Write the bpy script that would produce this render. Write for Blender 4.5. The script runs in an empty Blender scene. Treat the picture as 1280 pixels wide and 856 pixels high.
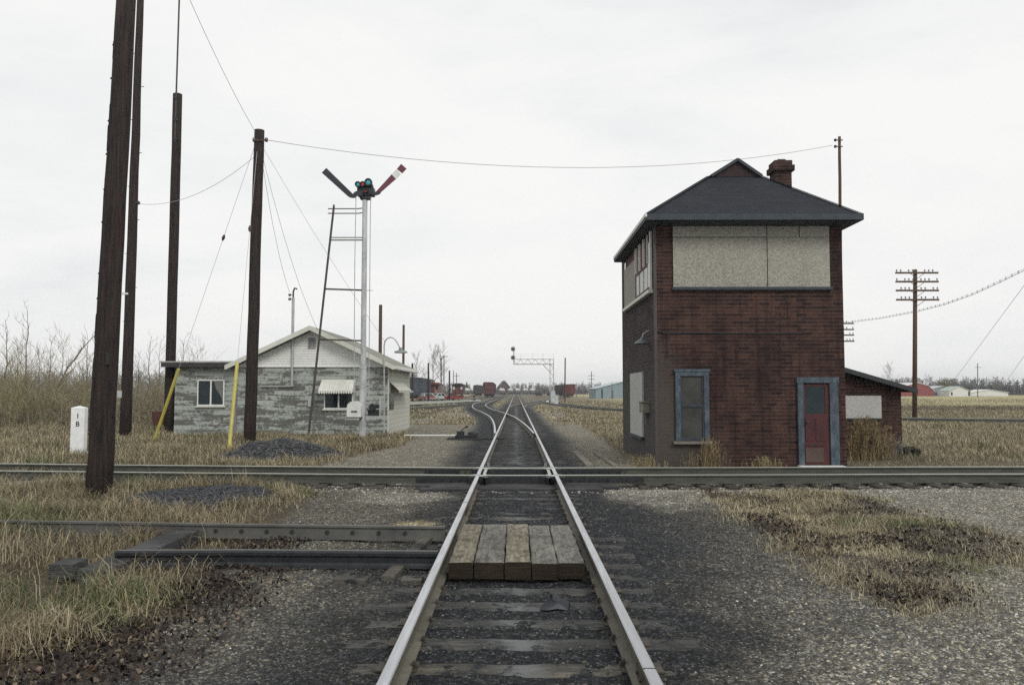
import bpy, math, random
import numpy as np
from mathutils import Vector, Matrix, Euler
R = math.radians
scene = bpy.context.scene
col = scene.collection

# ---------------------------------------------------------------- camera
F = 1020.0
PITCH = math.atan(61/F); YAW = math.atan(5/F); CZ = 1.77
cam_d = bpy.data.cameras.new('camera'); cam = bpy.data.objects.new('camera', cam_d); col.objects.link(cam)
cam_d.sensor_width = 36; cam_d.lens = 36*F/1280; cam_d.clip_end = 9000; cam_d.clip_start = .05
cam.location = (0, 0, CZ); cam.rotation_euler = (math.pi/2+PITCH, 0, YAW)
scene.camera = cam
_M = Euler((math.pi/2+PITCH, 0, YAW)).to_matrix()
def ray(u, v): return _M @ Vector((u-640, 428-v, -F))
def at_z(u, v, z=0.0):
    d = ray(u, v); t = (z-CZ)/d.z; return Vector((d.x*t, d.y*t, z))
def at_y(u, v, y):
    d = ray(u, v); t = y/d.y; return Vector((d.x*t, y, CZ+d.z*t))
def at_x(u, v, x):
    d = ray(u, v); t = x/d.x; return Vector((x, d.y*t, CZ+d.z*t))

# ---------------------------------------------------------------- tags, objects
def tag(o, label=None, cat=None, group=None, kind=None):
    if label: o['label'] = label
    if cat: o['category'] = cat
    if group: o['group'] = group
    if kind: o['kind'] = kind
    return o
def wl(o):
    p = Vector((0, 0, 0))
    while o is not None: p = p+o.location; o = o.parent
    return p
def thing(name, loc, label, cat, group=None, rz=0.0):
    o = bpy.data.objects.new(name, None); o.empty_display_size = .2; col.objects.link(o)
    o.location = loc; o.rotation_euler = (0, 0, rz); return tag(o, label, cat, group)
KIDS = {}
def link(o, parent=None):
    col.objects.link(o)
    if parent is not None:
        o.parent = parent; KIDS.setdefault(parent.name, []).append(o)
    return o
def copy_tree(o, parent=None):
    c = o.copy(); col.objects.link(c)
    if parent is not None:
        c.parent = parent; KIDS.setdefault(parent.name, []).append(c)
    for ch in list(KIDS.get(o.name, [])): copy_tree(ch, c)
    return c
def place(o, loc, rz=0.0, sc=1.0, label=None):
    o.location = loc; o.rotation_euler = (0, 0, rz); o.scale = (sc,)*3
    if label: o['label'] = label
    return o

class MB:
    def __init__(s): s.v = []; s.f = []; s.m = []
    def add(s, vs, fs, m=0):
        n = len(s.v); s.v += [tuple(p) for p in vs]; s.f += [tuple(i+n for i in f) for f in fs]; s.m += [m]*len(fs); return s
    def box(s, x0, x1, y0, y1, z0, z1, m=0):
        if x0 > x1: x0, x1 = x1, x0
        if y0 > y1: y0, y1 = y1, y0
        if z0 > z1: z0, z1 = z1, z0
        vs = [(x0,y0,z0),(x1,y0,z0),(x1,y1,z0),(x0,y1,z0),(x0,y0,z1),(x1,y0,z1),(x1,y1,z1),(x0,y1,z1)]
        return s.add(vs, [(0,3,2,1),(4,5,6,7),(0,1,5,4),(1,2,6,5),(2,3,7,6),(3,0,4,7)], m)
    def tube(s, pts, rs, n=8, m=0, cap=True):
        pts = [Vector(p) for p in pts]
        if not hasattr(rs, '__len__'): rs = [rs]*len(pts)
        vs = []; a = None
        for i, p in enumerate(pts):
            d = (pts[min(i+1, len(pts)-1)]-pts[max(i-1, 0)]).normalized()
            if a is None: a = d.cross(Vector((0,0,1)) if abs(d.z) < .9 else Vector((1,0,0))).normalized()
            else: a = (a-d*a.dot(d)).normalized()
            b = d.cross(a)
            for k in range(n):
                t = 2*math.pi*k/n; vs.append(p+(a*math.cos(t)+b*math.sin(t))*rs[i])
        fs = []
        for i in range(len(pts)-1):
            for k in range(n):
                k2 = (k+1) % n; fs.append((i*n+k, i*n+k2, (i+1)*n+k2, (i+1)*n+k))
        if cap:
            fs.append(tuple(range(n))[::-1]); fs.append(tuple((len(pts)-1)*n+k for k in range(n)))
        return s.add(vs, fs, m)
    def bar(s, p, q, w, h, m=0):           # rectangular bar between points (w across, h vertical-ish)
        p = Vector(p); q = Vector(q); d = (q-p).normalized()
        up = Vector((0,0,1)) if abs(d.z) < .95 else Vector((0,1,0))
        a = d.cross(up).normalized()*w/2; b = a.cross(d).normalized()*h/2
        vs = [p-a-b, p+a-b, p+a+b, p-a+b, q-a-b, q+a-b, q+a+b, q-a+b]
        return s.add(vs, [(0,1,2,3),(7,6,5,4),(0,4,5,1),(1,5,6,2),(2,6,7,3),(3,7,4,0)], m)
    def prism(s, poly, d, m=0):            # planar polygon (3-D points) pushed by vector d
        n = len(poly); d = Vector(d); poly = [Vector(p) for p in poly]
        vs = poly+[p+d for p in poly]
        fs = [tuple(range(n)), tuple(range(2*n-1, n-1, -1))]+[((i+1) % n, i, i+n, (i+1) % n+n) for i in range(n)]
        return s.add(vs, fs, m)
    def lathe(s, prof, c=(0,0,0), n=16, m=0, axis='z'):
        vs = []; c = Vector(c)
        for r, h in prof:
            for k in range(n):
                t = 2*math.pi*k/n; a, b = r*math.cos(t), r*math.sin(t)
                vs.append(c+(Vector((a,b,h)) if axis == 'z' else Vector((a,-h,b)) if axis == 'y' else Vector((h,a,b))))
        fs = [(i*n+k, i*n+(k+1) % n, (i+1)*n+(k+1) % n, (i+1)*n+k) for i in range(len(prof)-1) for k in range(n)]
        fs += [tuple(range(n))[::-1], tuple((len(prof)-1)*n+k for k in range(n))]
        return s.add(vs, fs, m)
    def sweep(s, prof, pts, mats=None, cap=True):   # prof: (lateral, z) ring swept along pts (horizontal path)
        n = len(prof); vs = []; pts = [Vector(p) for p in pts]
        for i, p in enumerate(pts):
            d = pts[min(i+1, len(pts)-1)]-pts[max(i-1, 0)]; d.z = 0; d.normalize(); r = Vector((d.y, -d.x, 0))
            for a, z in prof: vs.append(p+r*a+Vector((0,0,z)))
        base = len(s.v); s.v += [tuple(q) for q in vs]
        for i in range(len(pts)-1):
            for k in range(n):
                k2 = (k+1) % n; s.f.append((base+i*n+k2, base+i*n+k, base+(i+1)*n+k, base+(i+1)*n+k2)); s.m.append(mats[k] if mats else 0)
        if cap:
            s.f.append(tuple(base+k for k in range(n))); s.m.append(0)
            s.f.append(tuple(base+(len(pts)-1)*n+k for k in range(n))[::-1]); s.m.append(0)
        return s
    def build(s, name, mats, parent=None, smooth=False, bevel=0.0, local=False, label=None):
        me = bpy.data.meshes.new(name)
        off = Vector((0,0,0)) if (parent is None or local) else wl(parent)
        me.from_pydata([(p[0]-off.x, p[1]-off.y, p[2]-off.z) for p in s.v], [], s.f)
        for m in (mats if isinstance(mats, (list, tuple)) else [mats]): me.materials.append(m)
        me.polygons.foreach_set('material_index', s.m)
        if smooth: me.polygons.foreach_set('use_smooth', [True]*len(me.polygons))
        me.update()
        import bmesh
        bm = bmesh.new(); bm.from_mesh(me); bmesh.ops.recalc_face_normals(bm, faces=bm.faces); bm.to_mesh(me); bm.free()
        o = bpy.data.objects.new(name, me); link(o, parent)
        if bevel:
            b = o.modifiers.new('bevel', 'BEVEL'); b.width = bevel; b.segments = 2; b.limit_method = 'ANGLE'
        if label: o['label'] = label
        return o

def npmesh(name, V, Fc, mat, colr=None, parent=None, smooth=False):
    """V (N,3) float, Fc (M,k) int, colr (N,3) per-vertex own colour"""
    me = bpy.data.meshes.new(name); N = len(V); M, k = Fc.shape
    me.vertices.add(N); me.vertices.foreach_set('co', np.ascontiguousarray(V, dtype=np.float32).ravel())
    me.loops.add(M*k); me.loops.foreach_set('vertex_index', np.ascontiguousarray(Fc, dtype=np.int32).ravel())
    me.polygons.add(M); me.polygons.foreach_set('loop_start', np.arange(0, M*k, k, dtype=np.int32))
    if smooth: me.polygons.foreach_set('use_smooth', np.ones(M, dtype=bool))
    if colr is not None:
        a = me.color_attributes.new('Col', 'FLOAT_COLOR', 'POINT')
        c = np.ones((N, 4), dtype=np.float32); c[:, :colr.shape[1]] = colr; a.data.foreach_set('color', c.ravel())
    me.materials.append(mat); me.update(calc_edges=True); me.validate()
    o = bpy.data.objects.new(name, me); link(o, parent); return o

# ---------------------------------------------------------------- numpy noise
def _hash(ix, iy, seed):
    h = (ix.astype(np.int64)*374761393+iy.astype(np.int64)*668265263+seed*1442695041) & 0xffffffff
    h = ((h ^ (h >> 13))*1274126177) & 0xffffffff
    return ((h ^ (h >> 16)) & 0xffff)/65535.0
def vnoise(x, y, seed=0):
    ix = np.floor(x); iy = np.floor(y); fx = x-ix; fy = y-iy; fx = fx*fx*(3-2*fx); fy = fy*fy*(3-2*fy)
    a = _hash(ix, iy, seed); b = _hash(ix+1, iy, seed); c = _hash(ix, iy+1, seed); d = _hash(ix+1, iy+1, seed)
    return (a*(1-fx)+b*fx)*(1-fy)+(c*(1-fx)+d*fx)*fy
def fbm(x, y, seed=0, o=4):
    r = 0; w = .5; t = 0
    for i in range(o): r = r+w*vnoise(x*2**i+i*17.3, y*2**i+i*9.1, seed+i); t += w; w *= .5
    return r/t
def sst(a, b, x): t = np.clip((x-a)/(b-a), 0, 1); return t*t*(3-2*t)

# ---------------------------------------------------------------- materials
def nt(name):
    m = bpy.data.materials.new(name); m.use_nodes = True; t = m.node_tree; b = t.nodes['Principled BSDF']; return m, t, b
def node(t, kind, **kw):
    n = t.nodes.new(kind)
    for k, v in kw.items():
        if k in n.inputs.keys() if isinstance(k, str) else False: n.inputs[k].default_value = v
        else: setattr(n, k, v)
    return n
def ramp(t, fac, stops):
    r = t.nodes.new('ShaderNodeValToRGB'); e = r.color_ramp.elements
    while len(e) < len(stops): e.new(.5)
    for el, (p, c) in zip(e, stops):
        el.position = p; el.color = tuple(c)+(1,) if len(c) == 3 else c
    t.links.new(fac, r.inputs[0]); return r.outputs[0]
def mixc(t, fac, a, b, mode='MIX'):
    n = t.nodes.new('ShaderNodeMix'); n.data_type = 'RGBA'; n.blend_type = mode
    for i, v in ((0, fac), (6, a), (7, b)):
        if hasattr(v, 'links') or hasattr(v, 'is_output'): t.links.new(v, n.inputs[i])
        elif i == 0: n.inputs[0].default_value = v
        else: n.inputs[i].default_value = tuple(v)+(1,)
    return n.outputs[2]
def noise(t, vec, scale, detail=4, rough=.55, dist=0):
    n = t.nodes.new('ShaderNodeTexNoise'); n.inputs['Scale'].default_value = scale; n.inputs['Detail'].default_value = detail
    n.inputs['Roughness'].default_value = rough; n.inputs['Distortion'].default_value = dist
    if vec is not None: t.links.new(vec, n.inputs['Vector'])
    return n.outputs[0]
def objco(t, scale=(1,1,1), src='Object'):
    c = t.nodes.new('ShaderNodeTexCoord'); m = t.nodes.new('ShaderNodeMapping'); m.inputs['Scale'].default_value = scale
    t.links.new(c.outputs[src], m.inputs['Vector']); return m.outputs[0]
def worldco(t, scale=(1,1,1)):
    c = t.nodes.new('ShaderNodeNewGeometry'); m = t.nodes.new('ShaderNodeMapping'); m.inputs['Scale'].default_value = scale
    t.links.new(c.outputs['Position'], m.inputs['Vector']); return m.outputs[0]
def bump(t, b, h, strength=.3, dist=.02):
    n = t.nodes.new('ShaderNodeBump'); n.inputs['Strength'].default_value = strength; n.inputs['Distance'].default_value = dist
    t.links.new(h, n.inputs['Height']); t.links.new(n.outputs[0], b.inputs['Normal'])
def math1(t, op, a, b=None, c=None):
    n = t.nodes.new('ShaderNodeMath'); n.operation = op
    for i, v in enumerate((a, b, c)):
        if v is None: continue
        if isinstance(v, (int, float)): n.inputs[i].default_value = v
        else: t.links.new(v, n.inputs[i])
    return n.outputs[0]

def m_mottled(name, c1, c2, scale=8, stretch=(1,1,1), rough=.8, bmp=.3, bd=.01, metal=0, spec=None, c3=None, lo=.35, hi=.65):
    m, t, b = nt(name); v = worldco(t, stretch) if stretch != 'obj' else objco(t)
    n1 = noise(t, v, scale, 6, .65); n2 = noise(t, v, scale*6, 4, .6)
    f = math1(t, 'ADD', math1(t, 'MULTIPLY', n1, .65), math1(t, 'MULTIPLY', n2, .35))
    st = [(lo, c1), (hi, c2)] if c3 is None else [(lo, c1), ((lo+hi)/2, c2), (hi, c3)]
    t.links.new(ramp(t, f, st), b.inputs['Base Color']); b.inputs['Roughness'].default_value = rough; b.inputs['Metallic'].default_value = metal
    if spec is not None: b.inputs['Specular IOR Level'].default_value = spec
    if bmp: bump(t, b, f, bmp, bd)
    return m
def m_attr(name, rough=.85):
    m, t, b = nt(name); a = t.nodes.new('ShaderNodeVertexColor'); a.layer_name = 'Col'
    t.links.new(a.outputs[0], b.inputs['Base Color']); b.inputs['Roughness'].default_value = rough; b.inputs['Specular IOR Level'].default_value = .2
    return m

M = {}
M['pole'] = m_mottled('creosoted_pole_wood', (.007,.007,.009), (.050,.036,.030), 4, (7,7,.35), .9, .6, .01, spec=.2)
M['pole_grey'] = m_mottled('weathered_pole_wood', (.02,.016,.014), (.075,.06,.048), 5, (6,6,.5), .9, .5, .01, spec=.2)
M['pole_far'] = m_mottled('brown_pole_wood', (.05,.032,.022), (.12,.08,.055), 3, (6,6,.5), .9, .2, .01, spec=.2)
M['rust'] = m_mottled('dull_rusted_steel', (.028,.022,.017), (.095,.08,.062), 5, (1,1,1), .75, .25, .004, metal=.2)
M['rustside'] = m_mottled('rail_web_rust', (.06,.055,.042), (.14,.13,.10), 4, (.6,.6,3), .75, .3, .004, metal=.1)
M['webdark'] = m_mottled('dark_rail_web', (.035,.038,.031), (.085,.088,.070), 4, (.6,.6,3), .75, .3, .004, metal=.1)
M['darksteel'] = m_mottled('greased_dark_steel', (.008,.009,.011), (.03,.033,.038), 9, (1,1,1), .5, .3, .005, metal=.3)
def steel(name, c, r):
    m, t, b = nt(name); v = worldco(t, (14, .8, 1)); n = noise(t, v, 3, 5)
    t.links.new(ramp(t, n, [(.3, tuple(x*.75 for x in c)), (.7, c)]), b.inputs['Base Color'])
    b.inputs['Metallic'].default_value = .75
    t.links.new(ramp(t, n, [(.3, (r+.14,)*3), (.7, (r-.06,)*3)]), b.inputs['Roughness']); return m
M['railtop'] = steel('polished_rail_head', (.56,.575,.60), .40)
M['railtop_dull'] = steel('dull_rail_head', (.50,.52,.46), .42)
def m_wood(name, c1, c2, c3, axis, rough=.9, spot=.0, dust=False):
    m, t, b = nt(name)
    st = {'x': (.6, 9, 9), 'y': (9, .6, 9), 'z': (9, 9, .6)}[axis]
    v = worldco(t, st); v0 = worldco(t)
    g = noise(t, v, 4, 8, .7, .6); big = noise(t, v0, 1.6, 4); fine = noise(t, v0, 70, 4, .7)
    f = math1(t, 'ADD', math1(t, 'MULTIPLY', g, .48), math1(t, 'ADD', math1(t, 'MULTIPLY', big, .27), math1(t, 'MULTIPLY', fine, .25)))
    c = ramp(t, f, [(.36, c1), (.5, c2), (.64, c3)])
    if spot:
        n = noise(t, worldco(t, {'x': (1,2.2,1), 'y': (2.2,1,1), 'z': (2,2,1)}[axis]), 5.5, 7, .75, .4)
        c = mixc(t, ramp(t, n, [(.50, (0,0,0)), (.60, (spot,)*3)]), c, tuple(x*.8 for x in c1))
        n = noise(t, v0, 38, 3, .6); c = mixc(t, ramp(t, n, [(.63, (0,0,0)), (.68, (spot,)*3)]), c, tuple(x*.7 for x in c1))
    if dust:
        gg = t.nodes.new('ShaderNodeNewGeometry'); s = t.nodes.new('ShaderNodeSeparateXYZ'); t.links.new(gg.outputs['Position'], s.inputs[0])
        k = math1(t, 'SUBTRACT', 1, math1(t, 'MULTIPLY', math1(t, 'ABSOLUTE', math1(t, 'SUBTRACT', s.outputs[0], .03)), 2.3))
        n = noise(t, worldco(t, (1,1.6,1)), 2.6, 6, .7); k = math1(t, 'ADD', math1(t, 'MULTIPLY', k, .45), n)
        c = mixc(t, ramp(t, k, [(.72, (0,0,0)), (1.02, (.8,.8,.8))]), c, (.17,.18,.185))
        n = noise(t, v0, 5, 6, .75); c = mixc(t, ramp(t, n, [(.53, (0,0,0)), (.60, (.9,.9,.9))]), c, (.024,.026,.030))
    t.links.new(c, b.inputs['Base Color'])
    b.inputs['Roughness'].default_value = rough; b.inputs['Specular IOR Level'].default_value = .15; bump(t, b, math1(t, 'ADD', g, math1(t, 'MULTIPLY', fine, .5)), .8, .014); return m
M['tie'] = m_wood('cinder_stained_tie_wood', (.022,.023,.025), (.062,.062,.060), (.14,.135,.12), 'x', dust=True)
M['tie_light'] = m_wood('bleached_tie_wood', (.03,.029,.027), (.09,.085,.072), (.20,.185,.15), 'x', dust=True)
M['tie_x'] = m_wood('crossing_tie_wood', (.02,.019,.018), (.06,.055,.048), (.15,.135,.11), 'y')
M['plank_a'] = m_wood('yellow_grey_plank', (.06,.052,.040), (.20,.18,.135), (.34,.315,.25), 'y', spot=.75)
M['plank_b'] = m_wood('blue_grey_plank', (.055,.056,.055), (.15,.147,.13), (.28,.272,.235), 'y', spot=.7)
M['plank_end'] = m_wood('sawn_plank_end', (.012,.010,.009), (.026,.020,.014), (.05,.040,.027), 'x')
M['timber'] = m_wood('old_dark_timber', (.015,.015,.017), (.05,.05,.052), (.12,.12,.12), 'x')
M['board'] = m_wood('old_pale_board', (.09,.085,.075), (.19,.18,.155), (.28,.26,.22), 'y')
M['white'] = m_mottled('chalky_white_paint', (.50,.52,.50), (.68,.69,.67), 3, (1,1,1), .7, .1, .004)
M['whitepole'] = m_mottled('weathered_white_pole_paint', (.26,.28,.29), (.56,.58,.58), 4, (1,1,.5), .6, .15, .004)
M['concrete'] = m_mottled('painted_concrete', (.62,.64,.64), (.80,.81,.80), 6, (1,1,1), .8, .2, .004)
M['black'] = m_mottled('black_paint', (.006,.008,.013), (.018,.022,.030), 6, (1,1,1), .5, .1, .003)
M['blackmark'] = m_mottled('black_lettering', (.01,.01,.01), (.02,.02,.02), 6, (1,1,1), .7, 0)
M['armred'] = m_mottled('faded_maroon_paint', (.085,.018,.030), (.13,.028,.042), 5, (1,1,1), .6, .1, .003)
M['armwhite'] = m_mottled('arm_white_paint', (.5,.55,.52), (.65,.68,.66), 6, (1,1,1), .6, 0)
M['bluetrim'] = m_mottled('weathered_blue_trim_paint', (.020,.030,.040), (.050,.073,.092), 7, (1,1,.5), .8, .3, .004, c3=(.10,.128,.145))
M['darkblue'] = m_mottled('dark_blue_trim_paint', (.012,.018,.026), (.032,.045,.058), 6, (1,1,1), .7, .2, .004)
M['doorred'] = m_mottled('faded_red_door_paint', (.036,.008,.010), (.085,.015,.017), 4, (1,1,.4), .75, .2, .003)
M['yellow'] = m_mottled('yellow_plastic', (.34,.30,.05), (.48,.44,.09), 4, (1,1,1), .5, .05, .002)
M['galv'] = m_mottled('galvanised_metal', (.30,.32,.32), (.48,.50,.49), 8, (1,1,1), .5, .1, .003, metal=.3)
M['wire'] = m_mottled('wire', (.05,.05,.05), (.12,.12,.12), 5, (1,1,1), .6, 0)
M['wirepale'] = m_mottled('pale_wire', (.34,.33,.31), (.46,.45,.42), 5, (1,1,1), .6, 0)
M['insul'] = m_mottled('brown_porcelain', (.03,.015,.01), (.07,.035,.02), 8, (1,1,1), .25, 0)
M['rustred'] = m_mottled('rusty_red_metal', (.04,.012,.010), (.10,.03,.022), 6, (1,1,1), .8, .2, .004)
def m_glass(name, c, r=.08):
    m, t, b = nt(name); v = worldco(t); n = noise(t, v, 2.5, 5)
    t.links.new(ramp(t, n, [(.3, c), (.7, tuple(x*2.2+.004 for x in c))]), b.inputs['Base Color'])
    b.inputs['Roughness'].default_value = r; b.inputs['Specular IOR Level'].default_value = .3; return m
M['glass'] = m_glass('dark_window_glass', (.006,.012,.014))
M['dirtyglass'] = m_glass('dusty_window_screen', (.022,.023,.021), .5)
M['cyan'] = m_glass('green_blue_lens', (.04,.19,.22), .2)
M['redlens'] = m_glass('red_lens', (.28,.03,.02), .15)
M['curtain'] = m_mottled('curtain_cloth', (.10,.10,.09), (.22,.21,.19), 8, (3,3,.5), .9, .2, .01)

def brick_sheet(name, ca, cb, cl, cw, wmin, wk, worn):
    m, t, b = nt(name)
    g = t.nodes.new('ShaderNodeNewGeometry'); s = t.nodes.new('ShaderNodeSeparateXYZ'); t.links.new(g.outputs['Position'], s.inputs[0])
    c = t.nodes.new('ShaderNodeCombineXYZ'); t.links.new(math1(t, 'ADD', s.outputs[0], s.outputs[1]), c.inputs[0]); t.links.new(s.outputs[2], c.inputs[1])
    br = t.nodes.new('ShaderNodeTexBrick'); t.links.new(c.outputs[0], br.inputs['Vector'])
    br.inputs['Scale'].default_value = 1; br.inputs['Brick Width'].default_value = .25; br.inputs['Row Height'].default_value = .088
    br.inputs['Mortar Size'].default_value = .004; br.inputs['Mortar Smooth'].default_value = .6; br.inputs['Bias'].default_value = 0
    br.inputs['Color1'].default_value = ca+(1,); br.inputs['Color2'].default_value = cb+(1,); br.inputs['Mortar'].default_value = tuple(x*1.25 for x in ca)+(1,)
    P = g.outputs['Position']; big = noise(t, P, .9, 6, .6); fine = noise(t, P, 45, 4, .7); mid = noise(t, worldco(t, (1,1,1.6)), 9, 5, .75)
    fz = math1(t, 'FRACT', math1(t, 'DIVIDE', s.outputs[2], .088)); ln = ramp(t, math1(t, 'ABSOLUTE', math1(t, 'SUBTRACT', fz, .04)), [(.0, (1,1,1)), (.14, (.85,.85,.85)), (.26, (0,0,0))])
    c1 = mixc(t, math1(t, 'MULTIPLY', ln, ramp(t, mid, [(.36, (.08,)*3), (.64, (.85,)*3)])), br.outputs[0], cl)
    c1 = mixc(t, ramp(t, big, [(.45, (0,0,0)), (.68, (.7,)*3)]), c1, tuple(x*.75 for x in cb))
    c1 = mixc(t, .8, c1, mixc(t, fine, (.25,.25,.25), (1.75,1.75,1.75)), 'MULTIPLY')
    k = math1(t, 'ADD', math1(t, 'MULTIPLY', s.outputs[2], wk), math1(t, 'ADD', wmin, math1(t, 'MULTIPLY', big, .9)))
    if worn: k = math1(t, 'ADD', k, math1(t, 'MULTIPLY', math1(t, 'SUBTRACT', s.outputs[0], 3.4), worn))
    stk = noise(t, worldco(t, (4,4,.22)), 2.2, 6, .7); c1 = mixc(t, ramp(t, stk, [(.48, (0,0,0)), (.70, (.75,)*3)]), c1, tuple(x*.7 for x in cb))
    sep = mixc(t, ramp(t, k, [(.45, (0,0,0)), (1.0, (.72,.72,.72))]), c1, mixc(t, fine, tuple(x*.45 for x in cw), tuple(x*1.5 for x in cw)))
    t.links.new(sep, b.inputs['Base Color']); b.inputs['Roughness'].default_value = .92; b.inputs['Specular IOR Level'].default_value = .12
    bump(t, b, math1(t, 'ADD', math1(t, 'MULTIPLY', ln, -.7), fine), .6, .006); return m
def m_brick(name): return brick_sheet(name, (.070,.039,.032), (.024,.017,.018), (.140,.083,.062), (.082,.076,.066), 1.15, -.34, -.6)
M['brick'] = m_brick('brick_pattern_siding')
M['sidebrick'] = brick_sheet('bleached_brick_pattern_siding', (.075,.054,.052), (.030,.025,.028), (.15,.12,.105), (.085,.083,.080), .95, -.30, 0)
def m_osb(name, ca, cb, cc):
    m, t, b = nt(name); v = worldco(t)
    vo = t.nodes.new('ShaderNodeTexVoronoi'); vo.inputs['Scale'].default_value = 42; t.links.new(v, vo.inputs['Vector'])
    n = noise(t, v, .9, 5); n2 = noise(t, v, 55, 4, .7); s = t.nodes.new('ShaderNodeSeparateColor'); t.links.new(vo.outputs['Color'], s.inputs[0])
    c = ramp(t, math1(t, 'ADD', math1(t, 'MULTIPLY', s.outputs[0], .35), math1(t, 'MULTIPLY', n2, .65)), [(.28, ca), (.5, cb), (.75, cc)])
    streak = noise(t, worldco(t, (3,3,.2)), 2, 6, .65)
    c = mixc(t, ramp(t, streak, [(.5, (0,0,0)), (.8, (.3,.3,.3))]), c, tuple(x*.75 for x in ca)); c = mixc(t, ramp(t, n, [(.4, (0,0,0)), (.7, (.2,.2,.2))]), c, cc)
    t.links.new(c, b.inputs['Base Color']); b.inputs['Roughness'].default_value = .85; b.inputs['Specular IOR Level'].default_value = .2; bump(t, b, n2, .3, .004); return m
M['osb'] = m_osb('weathered_chipboard', (.17,.165,.14), (.265,.255,.22), (.39,.375,.325))
M['osb_pale'] = m_osb('bleached_chipboard', (.29,.29,.275), (.40,.40,.38), (.52,.52,.50))
def m_shingle(name):
    m, t, b = nt(name); g = t.nodes.new('ShaderNodeNewGeometry'); s = t.nodes.new('ShaderNodeSeparateXYZ'); t.links.new(g.outputs['Position'], s.inputs[0])
    c = t.nodes.new('ShaderNodeCombineXYZ'); t.links.new(math1(t, 'ADD', s.outputs[0], math1(t, 'MULTIPLY', s.outputs[1], .35)), c.inputs[0]); t.links.new(s.outputs[2], c.inputs[1])
    br = t.nodes.new('ShaderNodeTexBrick'); t.links.new(c.outputs[0], br.inputs['Vector']); br.inputs['Scale'].default_value = 1
    br.inputs['Brick Width'].default_value = .30; br.inputs['Row Height'].default_value = .095; br.inputs['Mortar Size'].default_value = .008
    br.inputs['Color1'].default_value = (.023,.026,.033,1); br.inputs['Color2'].default_value = (.017,.020,.026,1); br.inputs['Mortar'].default_value = (.013,.015,.019,1)
    fine = noise(t, g.outputs['Position'], 60, 3); big = noise(t, g.outputs['Position'], .8, 5)
    c1 = mixc(t, .6, br.outputs[0], mixc(t, fine, (.5,.5,.5), (1.7,1.7,1.7)), 'MULTIPLY'); c1 = mixc(t, ramp(t, big, [(.45, (0,0,0)), (.75, (.3,.3,.3))]), c1, (.035,.038,.045))
    t.links.new(c1, b.inputs['Base Color']); b.inputs['Roughness'].default_value = .9; b.inputs['Specular IOR Level'].default_value = .25; bump(t, b, math1(t, 'SUBTRACT', fine, br.outputs[1]), .5, .008); return m
M['shingle'] = m_shingle('asphalt_shingles')
def m_block(name, paint, paint2, bare, bare2, thresh):
    m, t, b = nt(name); g = t.nodes.new('ShaderNodeNewGeometry'); s = t.nodes.new('ShaderNodeSeparateXYZ'); t.links.new(g.outputs['Position'], s.inputs[0])
    c = t.nodes.new('ShaderNodeCombineXYZ'); t.links.new(math1(t, 'ADD', s.outputs[0], s.outputs[1]), c.inputs[0]); t.links.new(s.outputs[2], c.inputs[1])
    br = t.nodes.new('ShaderNodeTexBrick'); t.links.new(c.outputs[0], br.inputs['Vector']); br.inputs['Scale'].default_value = 1
    br.inputs['Brick Width'].default_value = .82; br.inputs['Row Height'].default_value = .2; br.inputs['Mortar Size'].default_value = .012; br.inputs['Mortar Smooth'].default_value = .3
    br.inputs['Color1'].default_value = (1,1,1,1); br.inputs['Color2'].default_value = (0,0,0,1); br.inputs['Mortar'].default_value = (.5,.5,.5,1)
    rowv = t.nodes.new('ShaderNodeCombineXYZ'); row = math1(t, 'FLOOR', math1(t, 'DIVIDE', s.outputs[2], .2))
    t.links.new(math1(t, 'MULTIPLY', math1(t, 'ADD', s.outputs[0], s.outputs[1]), .62), rowv.inputs[0]); t.links.new(math1(t, 'MULTIPLY', row, 7.3), rowv.inputs[1])
    t.links.new(math1(t, 'MULTIPLY', s.outputs[2], 3.6), rowv.inputs[2])
    nr = noise(t, rowv.outputs[0], 1.3, 5, .6); fine = noise(t, g.outputs['Position'], 9, 6, .7); low = math1(t, 'MULTIPLY', s.outputs[2], -.015)
    sc = t.nodes.new('ShaderNodeSeparateColor'); t.links.new(br.outputs[0], sc.inputs[0])
    f = math1(t, 'ADD', math1(t, 'ADD', math1(t, 'MULTIPLY', nr, .62), math1(t, 'MULTIPLY', fine, .38)), math1(t, 'ADD', low, math1(t, 'MULTIPLY', math1(t, 'SUBTRACT', sc.outputs[0], .5), .09)))
    k = ramp(t, f, [(thresh-.025, (0,0,0)), (thresh+.035, (.92,.92,.92))])
    pc = mixc(t, noise(t, g.outputs['Position'], 1.7, 5), paint, paint2); bc = mixc(t, noise(t, g.outputs['Position'], 6, 5), bare, bare2)
    c1 = mixc(t, k, pc, bc); c1 = mixc(t, math1(t, 'MULTIPLY', br.outputs[1], .45), c1, tuple(x*.6 for x in bare2))
    t.links.new(c1, b.inputs['Base Color']); b.inputs['Roughness'].default_value = .9; b.inputs['Specular IOR Level'].default_value = .15
    bump(t, b, math1(t, 'SUBTRACT', fine, br.outputs[1]), .5, .01); return m
M['block'] = m_block('peeling_painted_block', (.30,.335,.31), (.43,.46,.43), (.075,.075,.070), (.155,.152,.138), .482)
M['block_side'] = m_block('cream_painted_block', (.42,.43,.38), (.55,.55,.49), (.25,.24,.21), (.34,.33,.29), .64)
M['siding'] = m_mottled('white_gable_siding', (.66,.68,.65), (.78,.79,.76), 2, (1,1,1), .6, .1, .003)
M['cream'] = m_mottled('cream_trim_paint', (.50,.51,.45), (.64,.64,.57), 4, (1,1,1), .7, .1, .003)
M['awning'] = m_mottled('white_aluminium_awning', (.62,.62,.56), (.78,.78,.72), 3, (1,1,1), .5, .05, .003)
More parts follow.
